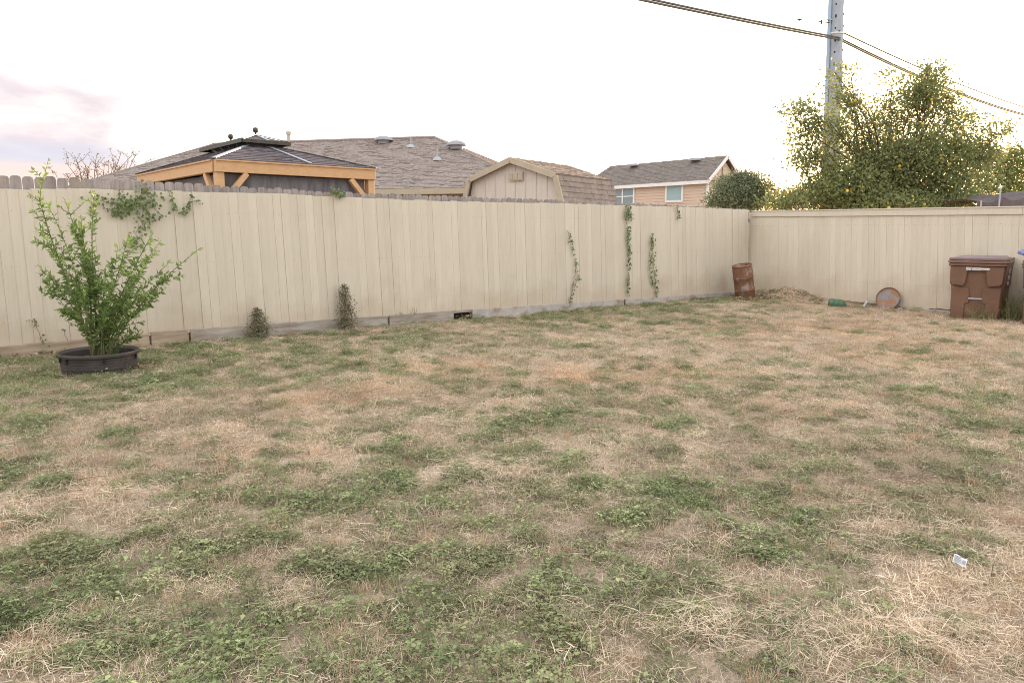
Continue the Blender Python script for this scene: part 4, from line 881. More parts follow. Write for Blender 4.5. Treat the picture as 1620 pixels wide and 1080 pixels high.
# ------------------------------------------------------------------ two-storey house
def big_house():
    C = at(1121, 285, 50); ez = C.z; ur = Vector((.788, .616, 0)); ul = Vector((-.616, .788, 0)); W_ = 3.9
    def hit(px, org, dirv): d = ray(px, 300); k = d.x / d.y; return (k * org.y - org.x) / (dirv.x - k * dirv.y)
    O = Vector((C.x, C.y, 0)); h = empty('two_storey_house', O); tag(h, 'two storey peach sided house with a grey roof and white framed windows', 'house')
    P = lambda a, b, z: ur * a + ul * b + Vector((0, 0, z))
    ra = W_ / 2; rz = at(1147, 246, (O + ur * ra).y).z; Lr = hit(965, O + ur * ra, ul); Le = Lr + 1.6
    f0, f1 = P(0, 0, ez), P(0, Le, ez); r0, r1 = P(ra, -.0, rz), P(ra, Lr, rz); b0, b1 = P(W_, 0, ez), P(W_, Le, ez)
    rm = MB(); rm.add([f0, f1, r0, r1, b0, b1], [(0, 2, 3, 1), (2, 4, 5, 3), (1, 3, 5), (0, 1, 5, 4)]); roof = rm.build('roof', M['shingle_grey'], h)
    nn = (f1 - f0).cross(r0 - f0); nn = nn if nn.z > 0 else -nn
    shingle_plane([f0 + O, f1 + O, r1 + O, r0 + O], nn, f1 - f0, .34, .16, M['shingle_grey'], 'shingle_field', roof, O, thick=.012)
    # walls
    i = .30; q = [P(i, i, 0), P(W_ - i, i, 0), P(W_ - i, Le - i, 0), P(i, Le - i, 0)]; zt = ez - .05
    wm = MB(); wm.add(q + [Vector((a.x, a.y, zt)) for a in q], [(0, 1, 5, 4), (1, 2, 6, 5), (2, 3, 7, 6), (3, 0, 4, 7)]); wall = wm.build('wall', M['peach'], h)
    gb = MB(); gb.prism([P(i, i, zt), P(W_ - i, i, zt), P(ra, i, rz - .25)], ul * .1); gb.build('gable_wall', M['peach'], h)
    # lap siding: each lap a sloping strip
    sp = MB(); z = 2.2
    while z < zt - .05:
        sp.hexa([P(i - .035, i + .02, z), P(i - .035, Le - i, z), P(i - .002, Le - i, z), P(i - .002, i + .02, z), P(i - .012, i + .02, z + .19), P(i - .012, Le - i, z + .19), P(i - .002, Le - i, z + .19), P(i - .002, i + .02, z + .19)])
        sp.hexa([P(i, i - .035, z), P(W_ - i, i - .035, z), P(W_ - i, i - .002, z), P(i, i - .002, z), P(i, i - .012, z + .19), P(W_ - i, i - .012, z + .19), P(W_ - i, i - .002, z + .19), P(i, i - .002, z + .19)])
        z += .2
    o = sp.build('lap_siding', M['peach'], wall); o['kind'] = 'stuff'
    MB().beam(P(i - .03, i - .03, 0), P(i - .03, i - .03, zt), .12, .12, up=ul).build('corner_board', M['white'], h)
    MB().beam(f0 - ur * .02 - Vector((0, 0, .10)), f1 - ur * .02 - Vector((0, 0, .10)), .05, .22).build('fascia', M['white'], h)
    for e in (P(0, -.02, ez), P(W_, -.02, ez)): MB().beam(e - Vector((0, 0, .06)), P(ra, -.02, rz - .06), .05, .20).build('barge_board', M['white'], h)
    MB().beam(P(ra - .2, i - .06, rz - 1.0), P(ra + .2, i - .06, rz - 1.0), .04, .5).build('gable_vent', M['louvre'], h)
    for px in (1003, 1099):
        b = hit(px, O + ur * ra * .86, ul); c0 = P(ra * .86, b, ez + (rz - ez) * .86)
        MB().box(c0 + Vector((0, 0, .14)), (.75, .75, .16), Matrix.Rotation(.9, 3, 'Z'), .8).build('roof_vent', M['ventgrey'], h)
    # windows
    pl = O + ur * (i - .06)
    def win(px0, px1, py0, py1, split):
        nrm_ = ur; a = plane_hit(px0, (py0 + py1) / 2, pl, nrm_) - O; b = plane_hit(px1, (py0 + py1) / 2, pl, nrm_) - O
        t0 = plane_hit((px0 + px1) / 2, py0, pl, nrm_).z; t1 = plane_hit((px0 + px1) / 2, py1, pl, nrm_).z
        a.z = b.z = 0; d = (a - b).normalized(); wv = (a - b).length; zc = (t0 + t1) / 2; hh = t0 - t1
        fw = .13; b3 = b + Vector((0, 0, zc))
        fm = MB(); u_ = Vector((0, 0, 1))
        for s2 in (-1, 1): fm.beam(b3 + u_ * s2 * (hh / 2 - fw / 2), b3 + d * wv + u_ * s2 * (hh / 2 - fw / 2), .10, fw)
        for s2 in ([fw / 2, wv - fw / 2] + ([wv / 2] if split else [])): fm.beam(b3 + d * s2 - u_ * (hh / 2 - fw), b3 + d * s2 + u_ * (hh / 2 - fw), .095, fw * (.9 if s2 == wv / 2 else 1), up=d)
        if split: fm.beam(b3 + d * fw, b3 + d * (wv - fw), .085, .07)
        fo = fm.build('window', M['white'], h)
        segs = [(fw, wv / 2 - fw * .45), (wv / 2 + fw * .45, wv - fw)] if split else [(fw, wv - fw)]
        for x0, x1 in segs:
            if split:
                for zz0, zz1 in ((-(hh / 2 - fw), -.035), (.035, hh / 2 - fw)):
                    MB().beam(b3 + d * x0 + u_ * (zz0 + zz1) / 2, b3 + d * x1 + u_ * (zz0 + zz1) / 2, .02, zz1 - zz0).build('pane', M['glass'], fo)
            else: MB().beam(b3 + d * x0, b3 + d * x1, .02, hh - 2 * fw).build('pane', M['blind'], fo)
    win(967, 1004, 296, 326, True); win(1053, 1081, 291, 320, False)
big_house()

# ------------------------------------------------------------------ utility pole and wires
def pole():
    Yp = 28.0; b = at(1313, 330, Yp); t = at(1324, 0, Yp); dz = (t.x - b.x) / (t.z - b.z); base = Vector((b.x - dz * b.z, Yp, 0)); top = base + Vector((dz * 13.5, 0, 13.5))
    h = empty('utility_pole', base); tag(h, 'tall grey blue utility pole rising out of the fruit tree', 'utility pole'); up = (top - base).normalized()
    MB().tube([Vector((0, 0, -.3)), up * 6, up * 13.5], [.30, .255, .21], 12).build('shaft', M['pole'], h, smooth=True)
    off = Vector((-.34, -.08, 0)); MB().tube([off, off + up * 13.5 + Vector((.10, 0, 0))], .06, 10).build('conduit', M['conduit'], h, smooth=True)
    for k in range(26):
        z = 3.0 + k * .40; s2 = up * z; r = .285 - z * .0065; a = -PI / 2 - .45
        c0 = s2 + Vector((math.cos(a) * r, math.sin(a) * r, 0)); MB().box(c0, (.05, .03, .10 if k % 2 else .05)).build('step_bolt', M['dark'], h)
        c0 = s2 + Vector((math.cos(-.25) * r, math.sin(-.25) * r, .1)); MB().box(c0, (.035, .05, .09)).build('step_bolt', M['dark'], h)
    zb = at(1325, 54, Yp).z; MB().lathe([(.262, -.025), (.262, .025)], 14, Matrix.Translation(up * zb), caps=False).build('band', M['white'], h)
    for z in (3.2, 5.0, 7.0, 8.9, 10.5): MB().beam(up * z + off * 1.25 + Vector((.05, -.05, 0)), up * z + Vector((-.2, -.1, 0)), .10, .04).build('strap', M['galv'], h)
    br = up * (zb + .35); MB().tube([br + Vector((-.2, -.1, 0)), br + Vector((-.55, -.2, 0)), br + Vector((-.72, -.25, .0))], .018, 6).tube([br + Vector((-.6, -.2, -.07)), br + Vector((-.6, -.2, .07))], .03, 6).build('bracket', M['blackmetal'], h)
    return base, up
pb, pup = pole()
ld = Vector((.73, .68, 0)).normalized()
def wire(name, label, rfun, r, ts, m_=None, offs=((0, 0),)):
    base = pb + pup * rfun(0); mb = MB()
    for ox, oz in offs:
        mb.tube([ld * t + Vector((ox, -.27 + 0 * ox, oz)) + Vector((0, 0, rfun(t) - rfun(0))) for t in ts], r, 6)
    o = mb.build(name, m_ or M['cable'], None, smooth=True); o.location = base; return tag(o, label, 'cable')
hp = at(1322, 64, 28).z
def hmain(t): return hp + (.085 * t + .0007 * t * t if t < 0 else -.0492 * t + .00168 * t * t) 
wire('overhead_cable', 'thick twin overhead cable crossing the sky past the utility pole', hmain, .030, [x * 2 for x in range(-14, 20)], offs=((0, .030), (.0, -.036)))
hq = at(1330, 52, 28).z
def hthin(t): return hq - .0316 * t + .00118 * t * t
wire('service_wire', 'thin overhead wire running right from the band on the pole', hthin, .026, [x * 2 for x in range(0, 20)])
bq = at(1265, 32, 40); bm_ = MB(); bm_.tube([(-.12, 0, .02), (0, 0, 0), (.12, 0, .03)], [.02, .05, .015], 6); bm_.add([(-.02, 0, 0), (.04, 0, .02), (-.1, .22, .08), (.04, 0, .02), (-.02, 0, 0), (-.1, -.22, .08)], [(0, 1, 2), (3, 4, 5)])
o = bm_.build('flying_bird', M['feather'], None); o.location = bq; tag(o, 'tiny dark bird flying left of the utility pole', 'bird')

# ------------------------------------------------------------------ dark shade canopy behind right fence
def canopy():
    Yc = 20.5; O = Vector((at(1590, 320, Yc).x, Yc, 0)); h = empty('shade_canopy', O); tag(h, 'dark netting canopy with a pale post beyond the cart corner', 'canopy')
    n_ = 16; vs = []; px = np.linspace(1546, 1700, n_); top = np.interp(px, [1546, 1560, 1572, 1580, 1590, 1600, 1612, 1640, 1700], [318, 321, 320, 316, 309, 318, 316, 306, 300])
    for a, b in zip(px, top):
        for k in range(4): q = at(a, b, Yc) ; vs.append(Vector((q.x, Yc + k * .7, q.z + .10 * math.sin(k * 1.1))) - O)
        q = at(a, b, Yc); vs.append(Vector((q.x, Yc - .02, 1.2)) - O)
    fs = []
    for i in range(n_ - 1):
        for k in range(3): fs.append((5 * i + k, 5 * i + k + 1, 5 * i + 5 + k + 1, 5 * i + 5 + k))
        fs.append((5 * i, 5 * i + 5, 5 * i + 9, 5 * i + 4))
    MB().add(vs, fs).build('netting', M['net'], h, smooth=True)
    a, b = at(1580, 322, Yc - .1), at(1583, 298, Yc - .1); MB().tube([Vector((a.x, a.y, 0)) - O, b - O], .022, 8).build('post', M['galv'], h); MB().lathe([(.03, 0), (.04, .03), (.035, .07), (.001, .08)], 10, Matrix.Translation(b - O)).build('post_cap', M['white'], h)
    a = at(1552, 322, Yc - .05); MB().tube([Vector((a.x, a.y, 0)) - O, a - O + Vector((0, 0, .08))], .02, 8).build('post', M['trimtan'], h)
canopy()

# ------------------------------------------------------------------ plants on and at the fence
def vine(name, label, paths, m_, size=.05, dens=60, spread=.03, cat='vine', stem=True, off=.03, group=None):
    P0 = on_left(*paths[0][0]); O = Vector((P0.x, P0.y, 0)); t = empty(name, O); tag(t, label, cat, group); C = []; D = []; st = MB()
    for path in paths:
        sp = path[-1] if isinstance(path[-1], (int, float)) else 1.0; pp = [q for q in path if not isinstance(q, (int, float))]
        pts = [on_left(a, b, off) for a, b in pp]; dn = []
        for a, b in zip(pts[:-1], pts[1:]):
            L_ = (b - a).length; k = max(2, int(L_ / .04)); dn += [a.lerp(b, i / k) + LU * random.uniform(-.012, .012) + Vector((0, 0, random.uniform(-.01, .01))) for i in range(k)]
        dn.append(pts[-1])
        if stem: st.tube([q - O for q in dn], .0035, 4)
        for i in range(int(dens * sp * len(dn) * .04)):
            q = random.choice(dn); q = q + LU * random.gauss(0, spread * sp) + Vector((0, 0, random.gauss(0, spread * sp * .7))) + LN * random.uniform(0, .04)
            C.append(tuple(q - O)); d = LU * random.uniform(-1, 1) + Vector((0, 0, random.uniform(-1.2, .3))) + LN * random.uniform(.1, .7); D.append(tuple(d))
    n_ = len(C); Nn = np.array([tuple(LN)] * n_) + runit(n_) * .5; sz = size * rng.uniform(.6, 1.25, n_)
    leaf_mesh('leaves', np.array(C), np.array(D), Nn, sz, sz * .9, rng.random(n_) ** 1.1, m_, t)
    if stem: st.build('stem', M['twig'], t)
    return t
vine('ivy_vine', 'broad ivy spilling over the fence top above the potted shrub', [[(232, 294), (225, 310), (212, 318), (205, 330), (178, 322), (160, 318), (148, 316), 1.1], [(235, 300), (222, 312), (238, 318), (230, 330), (222, 345), 1.8], [(205, 322), (190, 338), (172, 330), .8], [(222, 345), (226, 358), (215, 368), (213, 382), (210, 390), .7], [(230, 330), (236, 345), (228, 360), .6], [(190, 308), (184, 322), (205, 325), (212, 318), 1], [(238, 312), (246, 332), (258, 345), .35], [(195, 335), (180, 340), (196, 342), .5]], M['ivy'], .045, 120, .055)
vine('ivy_vine', 'two short ivy runners on the fence just right of the broad ivy', [[(266, 300), (272, 312), (276, 332), .7], [(283, 336), (294, 334), (302, 320), (314, 318), .8], [(294, 334), (300, 322), (303, 312), .4]], M['ivy'], .045, 110, .03)
vine('ivy_vine', 'wispy twisting vine climbing the fence left of the long vine', [[(898, 365), (903, 385), (907, 400), (911, 425), (906, 450), (902, 478), .85], [(911, 415), (914, 440), (908, 455), .8], [(905, 465), (900, 482), .8]], M['ivy'], .042, 62, .026)
vine('ivy_vine', 'long narrow vine hanging down the fence from its top', [[(994, 330), (992, 345), (993, 380), (994, 420), (992, 440), (993, 468), 1.0], [(994, 328), (990, 338), (997, 345), 2.2], [(993, 360), (994, 410), 1.0]], M['ivy'], .043, 110, .026)
vine('ivy_vine', 'forked vine on the fence nearest the rusty drum', [[(1030, 372), (1031, 390), (1034, 420), (1037, 450), (1038, 467), .95], [(1028, 395), (1028, 430), (1032, 450), .9], [(1030, 374), (1032, 388), 1.3]], M['ivy'], .043, 90, .028)
vine('ivy_vine', 'tiny sprig of vine at the fence top right of the long vine', [[(1070, 328), (1072, 335), (1074, 345), .9]], M['ivy'], .05, 110, .025)
vine('ivy_vine', 'little tuft of vine over the picket tops behind the pavilion post', [[(528, 304), (534, 305), (541, 308), 1.4]], M['ivy'], .045, 260, .03)
vine('dry_vine', 'thin dry runner on the fence left of the potted shrub', [[(45, 505), (55, 508), (62, 525), (68, 545), (74, 555), .8], [(100, 520), (108, 540), (95, 555), .25]], M['dryvine'], .035, 60, .02)
def fence_bush(name, label, px, top, bot, hw, n_, seed):
    O = on_left(px, bot, .1); O = Vector((O.x, O.y, 0)); t = empty(name, O); tag(t, label, 'bush', 'dry bushes at the foot of the long fence'); C = []; D = []; st = MB()
    zt = on_left(px, top).z; w0 = hw / F * O.y * 1.2
    for i in range(n_):
        z = zt * random.random() ** 1.15; f = (1 - z / zt) ** .55 * .9 + .1; u = random.gauss(0, .5) * w0 * f
        C.append((LU * u + LN * abs(random.gauss(.03, .07)) * f * 1.4 + Vector((0, 0, z)))[:]); D.append((LU * random.uniform(-1, 1) + LN * random.uniform(0, 1) + Vector((0, 0, random.uniform(-1, .6))))[:])
    for k in range(40):
        u = random.gauss(0, .4) * w0; st.tube([Vector((u * .5, 0, 0)) * 0 + LU * u * .6, LU * u * 1.2 + LN * .08 + Vector((0, 0, zt * .3)), LU * random.gauss(0, .25) * w0 + LN * .02 + Vector((0, 0, zt * random.uniform(.5, 1)))], .003, 4)
    n2 = len(C); sz = rng.uniform(.02, .045, n2); leaf_mesh('leaves', np.array(C), np.array(D), runit(n2), sz, sz * .6, rng.random(n2), M['dryvine'], t); st.build('stem', M['twig'], t)
fence_bush('dry_bush', 'low wide grey green dry bush at the foot of the fence', 407, 486, 535, 20, 900, 1)
fence_bush('dry_bush', 'taller narrow dry vine bush at the fence, right of the low one', 545, 449, 520, 19, 1000, 2)
def tuft(name, label, pos, n_, length, rad, m_, tilt=(.5, 1.4), wd=.006, cat='weed', cr=(0, 1), group=None):
    me_ = raw('blades', [blades(n_, rad, length, wd, tilt, (0, .01), .25, 3, cr)], m_)
    o = bpy.data.objects.new(name, me_); COL.objects.link(o); o.location = pos; return tag(o, label, cat, group)
tuft('weed_tuft', 'small weed tuft against the base board left of the drain gap', on_left(633, 500, .06), 26, (.05, .16), .07, M['weedgrass'])
tuft('weed_tuft', 'wispy dry weed leaning over the base board just left of the drain gap', on_left(655, 498, .07), 14, (.10, .30), .06, M['weedgrass'])
tuft('weed_tuft', 'small dry tuft on the ground right of the drain gap', on_left(752, 500, .12), 40, (.05, .14), .10, M['weedgrass'])
tuft('weed_tuft', 'small green weed at the base board under the long vine', on_left(975, 485, .1), 40, (.04, .12), .07, M['ivy'])
cpos = gnd(1555, 504)
tuft('tall_weeds', 'tall dry weeds growing in front of the brown cart', gnd(1551, 505) - Vector((0.02, .10, 0)), 220, (.10, .50), .22, M['weedgrass'], (.7, 1.45), .007)
tuft('tall_weeds', 'tall green weeds filling the gap between the two carts', gnd(1600, 506), 480, (.15, .66), .24, M['weedgrass'], (.8, 1.5), .007)
tuft('tall_weeds', 'sparse weed stalks by the footing left of the brown cart', on_right(1448, 490, .12), 40, (.05, .20), .15, M['weedgrass'])

# ------------------------------------------------------------------ potted shrub
def potted():
    pc = gnd(159, 587); r = .405; t = empty('black_tub', Vector((pc.x, pc.y, 0))); tag(t, 'low round black plastic tub around the leafy shrub', 'planter')
    hh = .235
    MB().lathe([(r * .93, -.04), (r * .95, .06), (r * .965, .065), (r * .97, hh - .045), (r * 1.0, hh - .035), (r * 1.05, hh - .03), (r * 1.055, hh - .005), (r * 1.02, hh + .008), (r * .98, hh - .004), (r * .94, hh - .02), (r * .91, .10), (r * .90, .04)], 44, caps=False).build('wall', M['pot'], t, smooth=True)
    for z in (.075, .105, .135, .165): MB().lathe([(r * .965, z - .004), (r * .977, z), (r * .965, z + .004)], 44, caps=False).build('rib', M['pot'], t, smooth=True)
    for a in (-.95, .1, 1.3, 2.4, 3.9, -2.0):
        MB().box((math.cos(a) * r * .985, math.sin(a) * r * .985, hh - .062), (.022, .022, .055), Matrix.Rotation(a, 3, 'Z')).build('notch', M['dark'], t)
    n_ = 24; vs = [(0, 0, .09)]; fs = []
    for k in range(n_): vs.append((r * .92 * math.cos(2 * PI * k / n_), r * .92 * math.sin(2 * PI * k / n_), .075 + random.uniform(-.01, .015)))
    for k in range(n_): fs.append((0, 1 + k, 1 + (k + 1) % n_))
    MB().add(vs, fs).build('soil', M['soil'], t)
    # shrub
    s0 = Vector((pc.x, pc.y + .05, .08)); sh = empty('leafy_shrub', s0); tag(sh, 'tall upright leafy green shrub growing in the black tub', 'shrub')
    Y0 = s0.y; st = MB(); C = []; D = []; CV = []
    tips = [(75, 250, -.1, 1.0), (118, 352, .2, 1), (72, 318, -.1, .3), (60, 418, .1, .7), (70, 367, -.2, .6), (75, 450, .1, .55), (148, 300, .1, 1.0), (98, 312, 0, 1), (185, 388, .2, .9), (205, 370, -.2, .9), (245, 368, .1, .95), (256, 380, .3, .9), (317, 392, 0, 1.0), (268, 412, -.3, .9), (262, 455, .2, .8),
            (232, 420, -.3, .9), (215, 435, .3, .9), (120, 420, -.3, .9), (140, 395, .3, .9), (225, 525, .1, .35), (165, 420, 0, .9), (100, 490, -.1, .5), (195, 470, .3, .7), (130, 340, .1, 1), (245, 400, 0, 1), (180, 440, -.3, .8), (240, 470, 0, .7)]
    low = s0
    for i, (px, py, dy, lf) in enumerate(tips):
        q = at(px, py, Y0 + dy * 1.2); b = low + Vector((random.uniform(-.09, .09), random.uniform(-.08, .08), 0)); H_ = q.z - b.z; sidex = q.x - b.x
        pts = []; n2 = 18
        bow = .22 * (1 if sidex > 0 else -1)
        for k in range(n2 + 1):
            u = k / n2; x = b.x + sidex * (u ** 1.35) ; yv = b.y + (q.y - b.y) * u; z = b.z + H_ * (u ** .92)
            if i == 0: x = b.x + np.interp(u, [0, .25, .55, .8, 1], [0, -.17, -.33, -.45, 1 * sidex])
            pts.append(Vector((x, yv, z)) + Vector((math.sin(u * 7 + i) * .012, math.cos(u * 6 + i) * .012, 0)))
        st.tube([p_ - s0 for p_ in pts], [.011 * (1 - .8 * k / n2) * (.8 + .3 * (lf > .9)) for k in range(n2 + 1)], 5)
        tw = [(pts, .14)]
        for j in range(int(9 + 7 * lf * (sidex < .05))):
            k = random.randint(6, n2 - 2); dd = (pts[k + 1] - pts[k - 1]).normalized() + Vector(runit(1)[0]) * 1.0; dd.z = abs(dd.z) * .6 + .15; dd.normalize(); ln = random.uniform(.10, .30) * (1.1 - .5 * k / n2)
            tp = [pts[k] + dd * ln * e / 5 + Vector((0, 0, .06 * ln * e * e / 25)) for e in range(6)]; st.tube([p_ - s0 for p_ in tp], .0028, 4); tw.append((tp, .0))
        for pp, s1 in tw:
            L_ = sum((pp[e + 1] - pp[e]).length for e in range(len(pp) - 1)); n3 = int(L_ / .0175)
            for e in range(n3):
                u = e / n3
                if u < s1 or random.random() < .12: continue
                f = u * (len(pp) - 1); k = min(int(f), len(pp) - 2); q_ = pp[k].lerp(pp[k + 1], f - k); tg = (pp[k + 1] - pp[k]).normalized(); sd_ = Vector(runit(1)[0]); sd_ = (sd_ - tg * sd_.dot(tg)).normalized()
                C.append((q_ - s0)[:]); D.append((tg * .55 + sd_)[:]); hh_ = (q_.z / 2.3); CV.append(min(1, max(0, random.random() * .7 + (u > .9) * .35 + (.12 if hh_ > .55 else -.08))))
    n4 = len(C); D = np.array(D); sz = rng.uniform(.036, .088, n4); leaf_mesh('foliage', np.array(C), D, np.cross(D, runit(n4)), sz, sz * .45, np.array(CV), M['shrubleaf'], sh)
    st.build('stems', M['greenstem'], sh, smooth=True)
    # low herbs in the tub
    o = raw('sprouts', [leaflets(160, .40, .11, .03)], M['shrubleaf']); ob = bpy.data.objects.new('tub_herbs', o); COL.objects.link(ob); ob.location = s0 + Vector((0, 0, .0)); tag(ob, 'low leafy herbs around the shrub stems inside the tub', 'herbs', kind='stuff')
potted()

# ------------------------------------------------------------------ rusty drum
def drum():
    b = gnd(1180, 474); t = empty('rusty_drum', Vector((b.x, b.y, 0))); tag(t, 'rusty brown steel drum leaning left in the fence corner', 'drum')
    T = Matrix.Translation((0, 0.0, -.03)) @ Matrix.Rotation(R(-10.5), 4, 'Y') @ Matrix.Rotation(R(6), 4, 'X'); r, H_ = .225, .86
    pr = [(r * .96, 0), (r, .01), (r, .27), (r * 1.04, .285), (r, .30), (r, .56), (r * 1.04, .575), (r, .59), (r, H_ - .05), (r * .985, H_ - .04), (r * 1.0, H_ - .015), (r * 1.02, H_), (r * .97, H_ + .003), (r * .955, H_ - .018), (.001, H_ - .02)]
    MB().lathe(pr, 32, T).build('body', M['rust'], t, smooth=True)
    MB().lathe([(.03, H_ - .02), (.03, H_ - .008), (.001, H_ - .008)], 12, T @ Matrix.Translation((.12, .05, 0))).build('bung', M['dark'], t)
drum()
def litter(name, label, centre, n_, rad, m_, cat='fallen leaves'):
    C = []; D = []
    for i in range(n_):
        a = random.random() * 6.28; r = rad * math.sqrt(random.random()); C.append((r * math.cos(a), r * math.sin(a) * .5, random.uniform(.005, .05))); D.append((random.uniform(-1, 1), random.uniform(-1, 1), random.uniform(-.2, .5)))
    sz = rng.uniform(.03, .07, n_); o = leaf_mesh(name, np.array(C), np.array(D), runit(n_), sz, sz * .6, rng.random(n_), m_, None, 'stuff'); o.location = centre; o['label'] = label; return o
M['deadleaf'] = leafmat('dead_leaf', (.16, .10, .06), (.38, .27, .18), trans=.1, tip=(.5, .4, .3))
c0 = gnd(1190, 476); litter('fallen_leaves', 'brown fallen leaves heaped around the rusty drum', Vector((c0.x, c0.y, .03)), 260, .42, M['deadleaf'])
c0 = on_left(730, 500, .02); litter('fallen_leaves', 'pale dry leaves in the gap under the fence', Vector((c0.x, c0.y, .03)), 50, .16, M['deadleaf'])
c0 = gnd(228, 586); litter('fallen_leaves', 'dark dead leaves on the grass right of the tub', Vector((c0.x, c0.y, .02)), 40, .12, M['deadleaf'])
c0 = gnd(60, 568); litter('fallen_leaves', 'brown leaves along the base board left of the tub', Vector((c0.x, c0.y, .02)), 60, .35, M['deadleaf'])

# ------------------------------------------------------------------ green canister
def canister():
    b = gnd(1323, 487); t = empty('green_canister', Vector((b.x, b.y, 0))); t.rotation_euler = (0, 0, R(-22)); tag(t, 'dented green plastic canister lying by the fence', 'canister')
    r = .105; T = Matrix.Translation((-.165, 0, .10)) @ Matrix.Rotation(R(96), 4, 'Y') @ Matrix.Diagonal((1, 1, .86, 1))
    MB().lathe([(.001, 0), (.06, .005), (.09, .02), (r, .05), (r, .10), (r * 1.06, .11), (r, .12), (r, .20), (r * 1.06, .21), (r, .22), (r, .30), (.095, .34), (.07, .37), (.03, .385), (.001, .387)], 22, T).build('body', M['greenplastic'], t, smooth=True)
    MB().lathe([(.03, .38), (.03, .42), (.001, .422)], 12, T).build('cap', M['greenplastic'], t, smooth=True)
canister()
# ------------------------------------------------------------------ rusty round lid leaning on the fence
def lid():
    b = on_right(1404, 489, .17); t = empty('rusty_metal_disc', Vector((b.x, b.y, 0))); tag(t, 'round rusty metal lid leaning against the fence', 'lid')
    az_ = math.atan2(RN.y, RN.x) + .25; T = Matrix.Rotation(az_, 4, 'Z') @ Matrix.Translation((0, 0, .20)) @ Matrix.Rotation(R(72), 4, 'Y'); r = .235
    MB().lathe([(.001, -.02), (r * .97, -.02), (r, -.015), (r, .02), (r * .975, .024), (r * .95, .02), (r * .93, .004), (r * .5, .002), (.001, .004)], 36, T).build('plate', M['rustlid'], t, smooth=True)
    MB().lathe([(r * .97, .02), (r * 1.01, .024), (r * 1.01, .03), (r * .96, .03)], 36, T, caps=False).build('rim', M['rust'], t, smooth=True)
lid()
# small debris by the footing
b = gnd(1370, 486); o = MB().beam((-.05, 0, .01), (.07, .10, .13), .05, .02).beam((.07, .10, .13), (.28, .06, .10), .03, .015).build('bent_metal_strip', M['galv']); o.location = b; tag(o, 'bent strip of metal between the canister and the round lid', 'scrap')
def rock(pos, sz, label, group=None, nm='stone'):
    bm = bmesh.new(); bmesh.ops.create_icosphere(bm, subdivisions=2, radius=1)
    for v in bm.verts: k = 1 + random.uniform(-.16, .16); v.co = Vector((v.co.x * sz[0] * k, v.co.y * sz[1] * k, v.co.z * sz[2] * k))
    me_ = bpy.data.meshes.new(nm); bm.to_mesh(me_); bm.free(); me_.materials.append(M['stone']); o = bpy.data.objects.new(nm, me_); COL.objects.link(o); o.location = pos; o.rotation_euler.z = random.random() * 3
    return tag(o, label, 'stone', group)
rock(on_right(1308, 476, .08) + Vector((0, 0, 0)), (.09, .07, .06), 'pale stone beside the green canister at the fence foot')
rock(on_right(1423, 490, .13), (.08, .06, .05), 'small pale stone just right of the round lid')
rock(gnd(1190, 478), (.05, .04, .03), 'little stone in front of the rusty drum')
rock(on_left(372, 540, .12), (.10, .05, .035), 'flat pale stone under the base board near the low dry bush')
rock(on_left(318, 545, .10), (.13, .05, .04), 'long flat stone under the base board right of the shrub')

